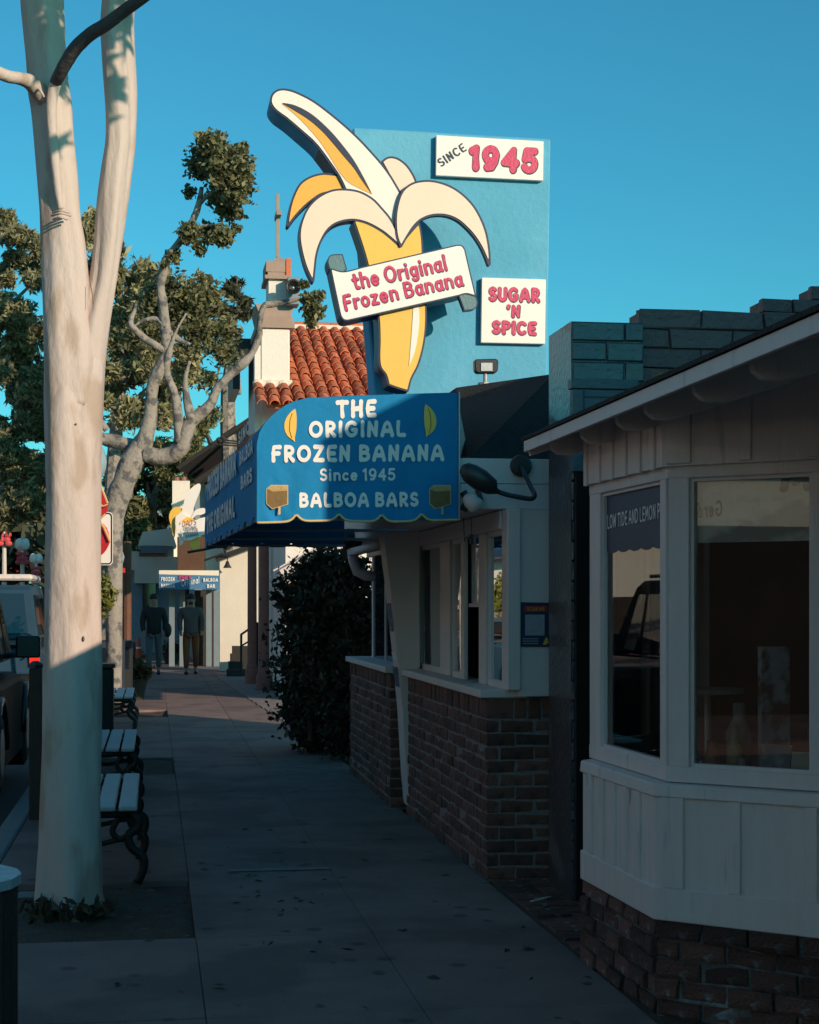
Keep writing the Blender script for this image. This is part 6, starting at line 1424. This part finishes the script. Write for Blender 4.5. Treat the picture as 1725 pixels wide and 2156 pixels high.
for px,py,r in ((400,492,26),(440,490,26),(470,500,24),(495,480,12),(365,540,18),(420,525,16),(345,560,8)): kc(px,py,r*.8)
kt.part('foliage', leaf_mb(17000, kb_, .065, 21, shell=.6, aspect=1.3), m_kleaf, kind='stuff')
kb_ = []
for px,py,r in ((660,655,18),(648,632,12),(672,622,10),(640,600,8),(655,680,10)): kc(px,py,r)
kt.part('foliage', leaf_mb(2200, kb_, .06, 22, shell=.7, aspect=1.4), m_kleaf, kind='stuff')
kb_ = []
for px,py,r in ((300,705,40),(380,640,50),(350,610,40),(430,640,40),(420,700,42),(470,740,30),(480,690,24),(330,640,36),(440,800,22),(380,790,20),(450,870,18),(290,880,20)): kc(px,py,r,KY+2)
kt.part('foliage', leaf_mb(8000, [(a,b,c,r*1.25,s*1.25,t*1.25) for a,b,c,r,s,t in kb_], .06, 23, shell=.8, aspect=1.8), m_kleaf, kind='stuff')

_b = Thing('dark_bin', 'dark square bin showing right of the gum trunk between the benches', 'bin', (H(222,1595,z=0)[0],H(222,1595,z=0)[1],0))
mb = MB(); p = H(222,1595,z=0); mb.box(p[0]-.22,p[0]+.08,p[1],p[1]+.35,0,.92); _b.part('cabinet', mb, m_bslat, bevel=.02); mb = MB(); mb.box(p[0]-.24,p[0]+.10,p[1]-.02,p[1]+.37,.925,.97); _b.part('lid', mb, m_black, bevel=.01)
def far_tree(label, base_px, Y, blobs, n, size, col, seed, trunk=None, nm='eucalyptus_tree', aspect=2.6, shell=.6):
    t_ = Thing(nm, label, 'tree', (*H(base_px,1300,Y=Y)[:2],0)); B = []
    rg = random.Random(seed)
    for (px,py,r) in blobs:
        for _ in range(8):
            q = H(px+rg.uniform(-.95,.95)*r, py+rg.uniform(-.95,.95)*r, Y=Y+rg.uniform(-1.5,1.5)); rr = r*rg.uniform(.22,.62)/F*Y; B.append((q[0],q[1],q[2],rr,rr,rr*rg.uniform(.7,1.3)))
    t_.part('crown', leaf_mb(n, B, size, seed, shell=shell, aspect=aspect), mat('leaf_'+str(seed), col, .6, .25, 1.2, 0, island=.55, transl=.2))
    mb = MB(); b0 = H(base_px,1300,Y=Y)
    mb.tube(spline([(b0[0],b0[1],-.1)]+[H(x,y,Y=Y) for x,y,_ in (trunk or [(base_px,1000,0),(base_px+8,800,0)])],3), [.28*(1-.8*i/(3*len(trunk or [1,2]))) for i in range(3*len(trunk or [1,2])+1)], 8, jit=.05); t_.part('trunk', mb, m_kbark)
    for (px,py,r) in blobs[::3]:
        mb = MB(); s0 = H(base_px, min(1100,py+140), Y=Y); mb.tube(spline([s0, H((base_px+px)/2+6,(py+60),Y=Y), H(px,py,Y=Y)],3), [.12,.10,.09,.07,.05,.04,.02], 6); t_.part('branch', mb, m_kbark)
    return t_
far_tree('tall olive eucalyptus behind the fork of the gum tree, feathery drooping crown', 230, 42, [(200,480,30),(215,540,40),(270,590,44),(300,640,50),(340,660,46),(250,690,44),(310,720,44),(260,760,40),(330,790,44),(380,760,36),(230,820,34),(280,850,40),(340,860,34),(420,600,18),(440,620,16)], 48000, .095, (0.27,0.24,0.12), 41, [(235,1100,0),(245,900,0),(262,740,0),(300,640,0)])
far_tree('broad dark eucalyptus filling the left edge behind the gum trunk', -60, 46, [(15,480,28),(55,520,30),(20,560,26),(75,590,30),(10,660,40),(60,690,44),(20,760,44),(70,800,44),(30,850,48),(80,890,44),(20,940,36),(70,980,40),(10,1010,36),(50,1040,40),(90,1070,30),(15,1090,30)], 100000, .09, (0.20,0.19,0.10), 42, [(-60,1050,0),(-40,850,0),(0,700,0)])
far_tree('bushy green tree low behind the knotty street tree', 320, 58, [(290,960,40),(340,1000,44),(390,990,30),(300,1050,44),(350,1060,40),(270,1110,36),(320,1120,34),(425,1000,14),(380,1080,26),(250,1000,30),(230,1150,40),(270,1160,36),(330,1150,24),(240,1080,36),(410,900,24),(430,880,20),(400,950,22)], 70000, .12, (0.15,0.15,0.06), 43, [(320,1100,0),(335,1000,0)], nm='bushy_tree')
far_tree('dark rounded tree on the far bank at the left edge', 20, 170, [(10,1040,44),(60,1050,44),(30,1090,40),(80,1090,40),(10,1130,34),(70,1150,34),(40,1010,36)], 30000, .45, (0.06,0.065,0.03), 44, [(20,1140,0),(30,1080,0)], nm='bushy_tree')
far_tree('thin bare-twigged tree left of the church bell pier', 500, 44, [(470,640,24),(490,610,18),(505,650,18),(480,690,22)], 1500, .12, (0.05,0.05,0.025), 45, [(480,900,0),(485,760,0),(490,650,0)], nm='thin_tree')
far_tree('pale green palm-like tree right of the chimney, far off', 420, 75, [(425,1000,14),(418,1010,12),(430,1015,12)], 1500, .3, (0.06,0.07,0.03), 46, [(420,1100,0),(424,1020,0)], nm='palm_tree')
# house on the hill
fh_ = Thing('hill_house', 'small blue grey house with white roof edge among the trees left of the chimney', 'house', H(345,1080,Y=66))
mb = MB(); p = H(322,1060,Y=66); q = H(363,1034,Y=66); mb.box(p[0],q[0]+1,p[1],p[1]+4,0,q[2]); fh_.part('wall', mb, mat('blue_grey_wall',(0.16,0.22,0.26),.8,.1))
mb = MB(); mb.box(p[0]-.3,q[0]+1.3,p[1]-.4,p[1]+4.4,q[2],q[2]+.28); fh_.part('roof', mb, m_cream)
for k in range(3): mb = MB(); x = p[0]+.3+k*.45; mb.box(x,x+.25,p[1]-.03,p[1],H(330,1052,Y=66)[2],H(330,1040,Y=66)[2]); fh_.part('window', mb, m_dglass)
# long far tree belt closing the horizon
bl = []
rg = random.Random(9)
for i in range(60):
    a = -75+i*2.6+rg.uniform(-1,1); bl.append((a,125+rg.uniform(-6,6),2.5+rg.uniform(0,3.5)+max(0,(-a)/20),3,3,3.2+rg.uniform(0,2)))
o = solo('tree_belt', leaf_mb(26000, bl, .9, 55, shell=.5), mat('belt_leaf',(0.05,0.055,0.028),.7,.25,.6,0,island=.5), 'far belt of trees closing the view beyond the street', 'trees', (0,0,0), kind='stuff')
# row of buildings farther along both sides so the street goes on
rw = Thing('street_building', 'plain low stucco building farther along behind the banana shop', 'building', (2,62,0))
mb = MB(); mb.box(-1,12,60,110,0,4.2); rw.part('wall', mb, m_cream)

# ================================================================ SMALL ADDITIONS
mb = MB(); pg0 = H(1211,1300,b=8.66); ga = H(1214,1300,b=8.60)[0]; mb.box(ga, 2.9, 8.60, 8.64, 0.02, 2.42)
solo('gap_shade_panel', mb, mat('gap_shade_black',(0.008,0.006,0.005),.9,.2), 'black panel painting the shade in the narrow gap between the dark pier and the cottage', 'shade panel', (ga,8.60,0))  # added black panel; the shade of the narrow gap is put into its colour
lf = leaf_mb(140, [(0.6,9,0.004,1.2,5,.001),(-.3,8.9,.0,.6,.8,.004),(1.7,7.5,.004,.3,2.5,.001)], .035, 88, shell=1, flat=.9)
lf.v = [(x,y,max(.003,min(.014,z))) for x,y,z in lf.v]
solo('fallen_leaves', lf, mat('dry_leaf',(0.10,0.07,0.045),.9,.3,5,0,island=.5), 'scattered small dry leaves on the dark sidewalk', 'leaves', (0,0,0), kind='stuff')
# goods in the shop window
cols = [(0.30,0.10,0.06),(0.22,0.20,0.18),(0.08,0.12,0.16),(0.35,0.28,0.15),(0.12,0.05,0.04),(0.30,0.30,0.32)]
rg = random.Random(4)
for k in range(3):
    mb = MB(); mb.box(3.9,4.19,3.0,8.0,1.15+.38*k,1.18+.38*k); co.part('wall_shelf', mb, mat('brown_shelf',(0.10,0.055,0.035),.7,.2))
for k in range(30):
    r_ = k % 3; b = 4.2+3.6*(k//3)/10+rg.uniform(-.05,.05); h = rg.uniform(.12,.26); w = rg.uniform(.05,.10); mb = MB(); z0 = 1.18+.38*r_
    if k % 2: mb.lathe((4.03,b,z0),[(w*.7,0),(w*.75,h*.7),(w*.35,h*.85),(w*.35,h)],10)
    else: mb.box(4.03-w,4.03+w,b-w,b+w,z0,z0+h)
    solo('shop_goods', mb, mat('goods_'+str(k % 6), cols[k % 6], .5, .2, 8, 0), ('first','second','third','fourth','fifth','sixth','seventh','eighth','ninth','tenth')[k//3]+(' item, a jar,' if k % 2 else ' item, a box,')+' from the near end of the '+('lowest','middle','top')[r_]+' back shelf', 'goods', (4.03,b,z0), group='goods on the back shelves of the shop')
for k,(u,d,w,h,c) in enumerate(((.13,.10,.035,.16,0),(.20,.16,.03,.22,3),(.26,.09,.03,.10,5),(.16,.30,.05,.30,1),(.50,.34,.06,.34,4))):
    p = fpt(*faces[2],u,-d,.90); mb = MB(); mb.lathe(p,[(w,0),(w*1.1,h*.6),(w*.5,h*.8),(w*.5,h)],12)
    solo('window_jar', mb, mat('goods_'+str(c), cols[c], .4, .2, 8, 0), ('small rust brown jar at the left end of the bay display shelf','tall tan bottle just right of the rust brown jar in the bay window','short pale jar beside the tan bottle on the bay display shelf','tall grey bottle set back at the left of the bay window display','dark brown urn at the right rear of the bay window display')[k], 'jar', p, smooth=True)
for (x,y,w,h) in ((134,868,5,7),(139,960,5,8),(133,1335,5,14),(176,1345,4,10),(160,893,3,4),(120,1560,6,8),(165,1700,5,5),(118,1250,3,6)):
    rr_ = .150 if y > 1200 else .152; cxp = 152; u = (x-cxp)/F*TY; dz = math.sqrt(max(.0005, rr_**2-u*u))
    q = H(x,y,Y=TY-dz+.012); mb = MB(); mb.blob(q,(w/F*TY*.6,.012,h/F*TY*.6),8,6); tr.part('bark_knot', mb, mat('bark_knot_dark',(0.16,0.13,0.12),.9,.3,20), smooth=True)
# thin twigs in the far crowns
for (x0,y0,x1,y1,Y) in ((480,690,512,600,44),(470,680,470,600,44),(485,660,530,620,44),(478,700,455,610,44),(482,680,500,585,44)):
    mb = MB(); mb.tube(spline([H(x0,y0,Y=Y),H((x0+x1)/2+4,(y0+y1)/2,Y=Y),H(x1,y1,Y=Y)],4),[.03,.028,.025,.02,.018,.015,.012,.01,.006],5)
    tt = [o for o in bpy.data.objects if o.name.startswith('thin_tree')][0]
    o = bpy.data.objects.new('twig', mkmesh('twig', mb, tuple(H(500,1300,Y=44)[:2])+(0,))); link(o, tt); finish(o, m_kbark)
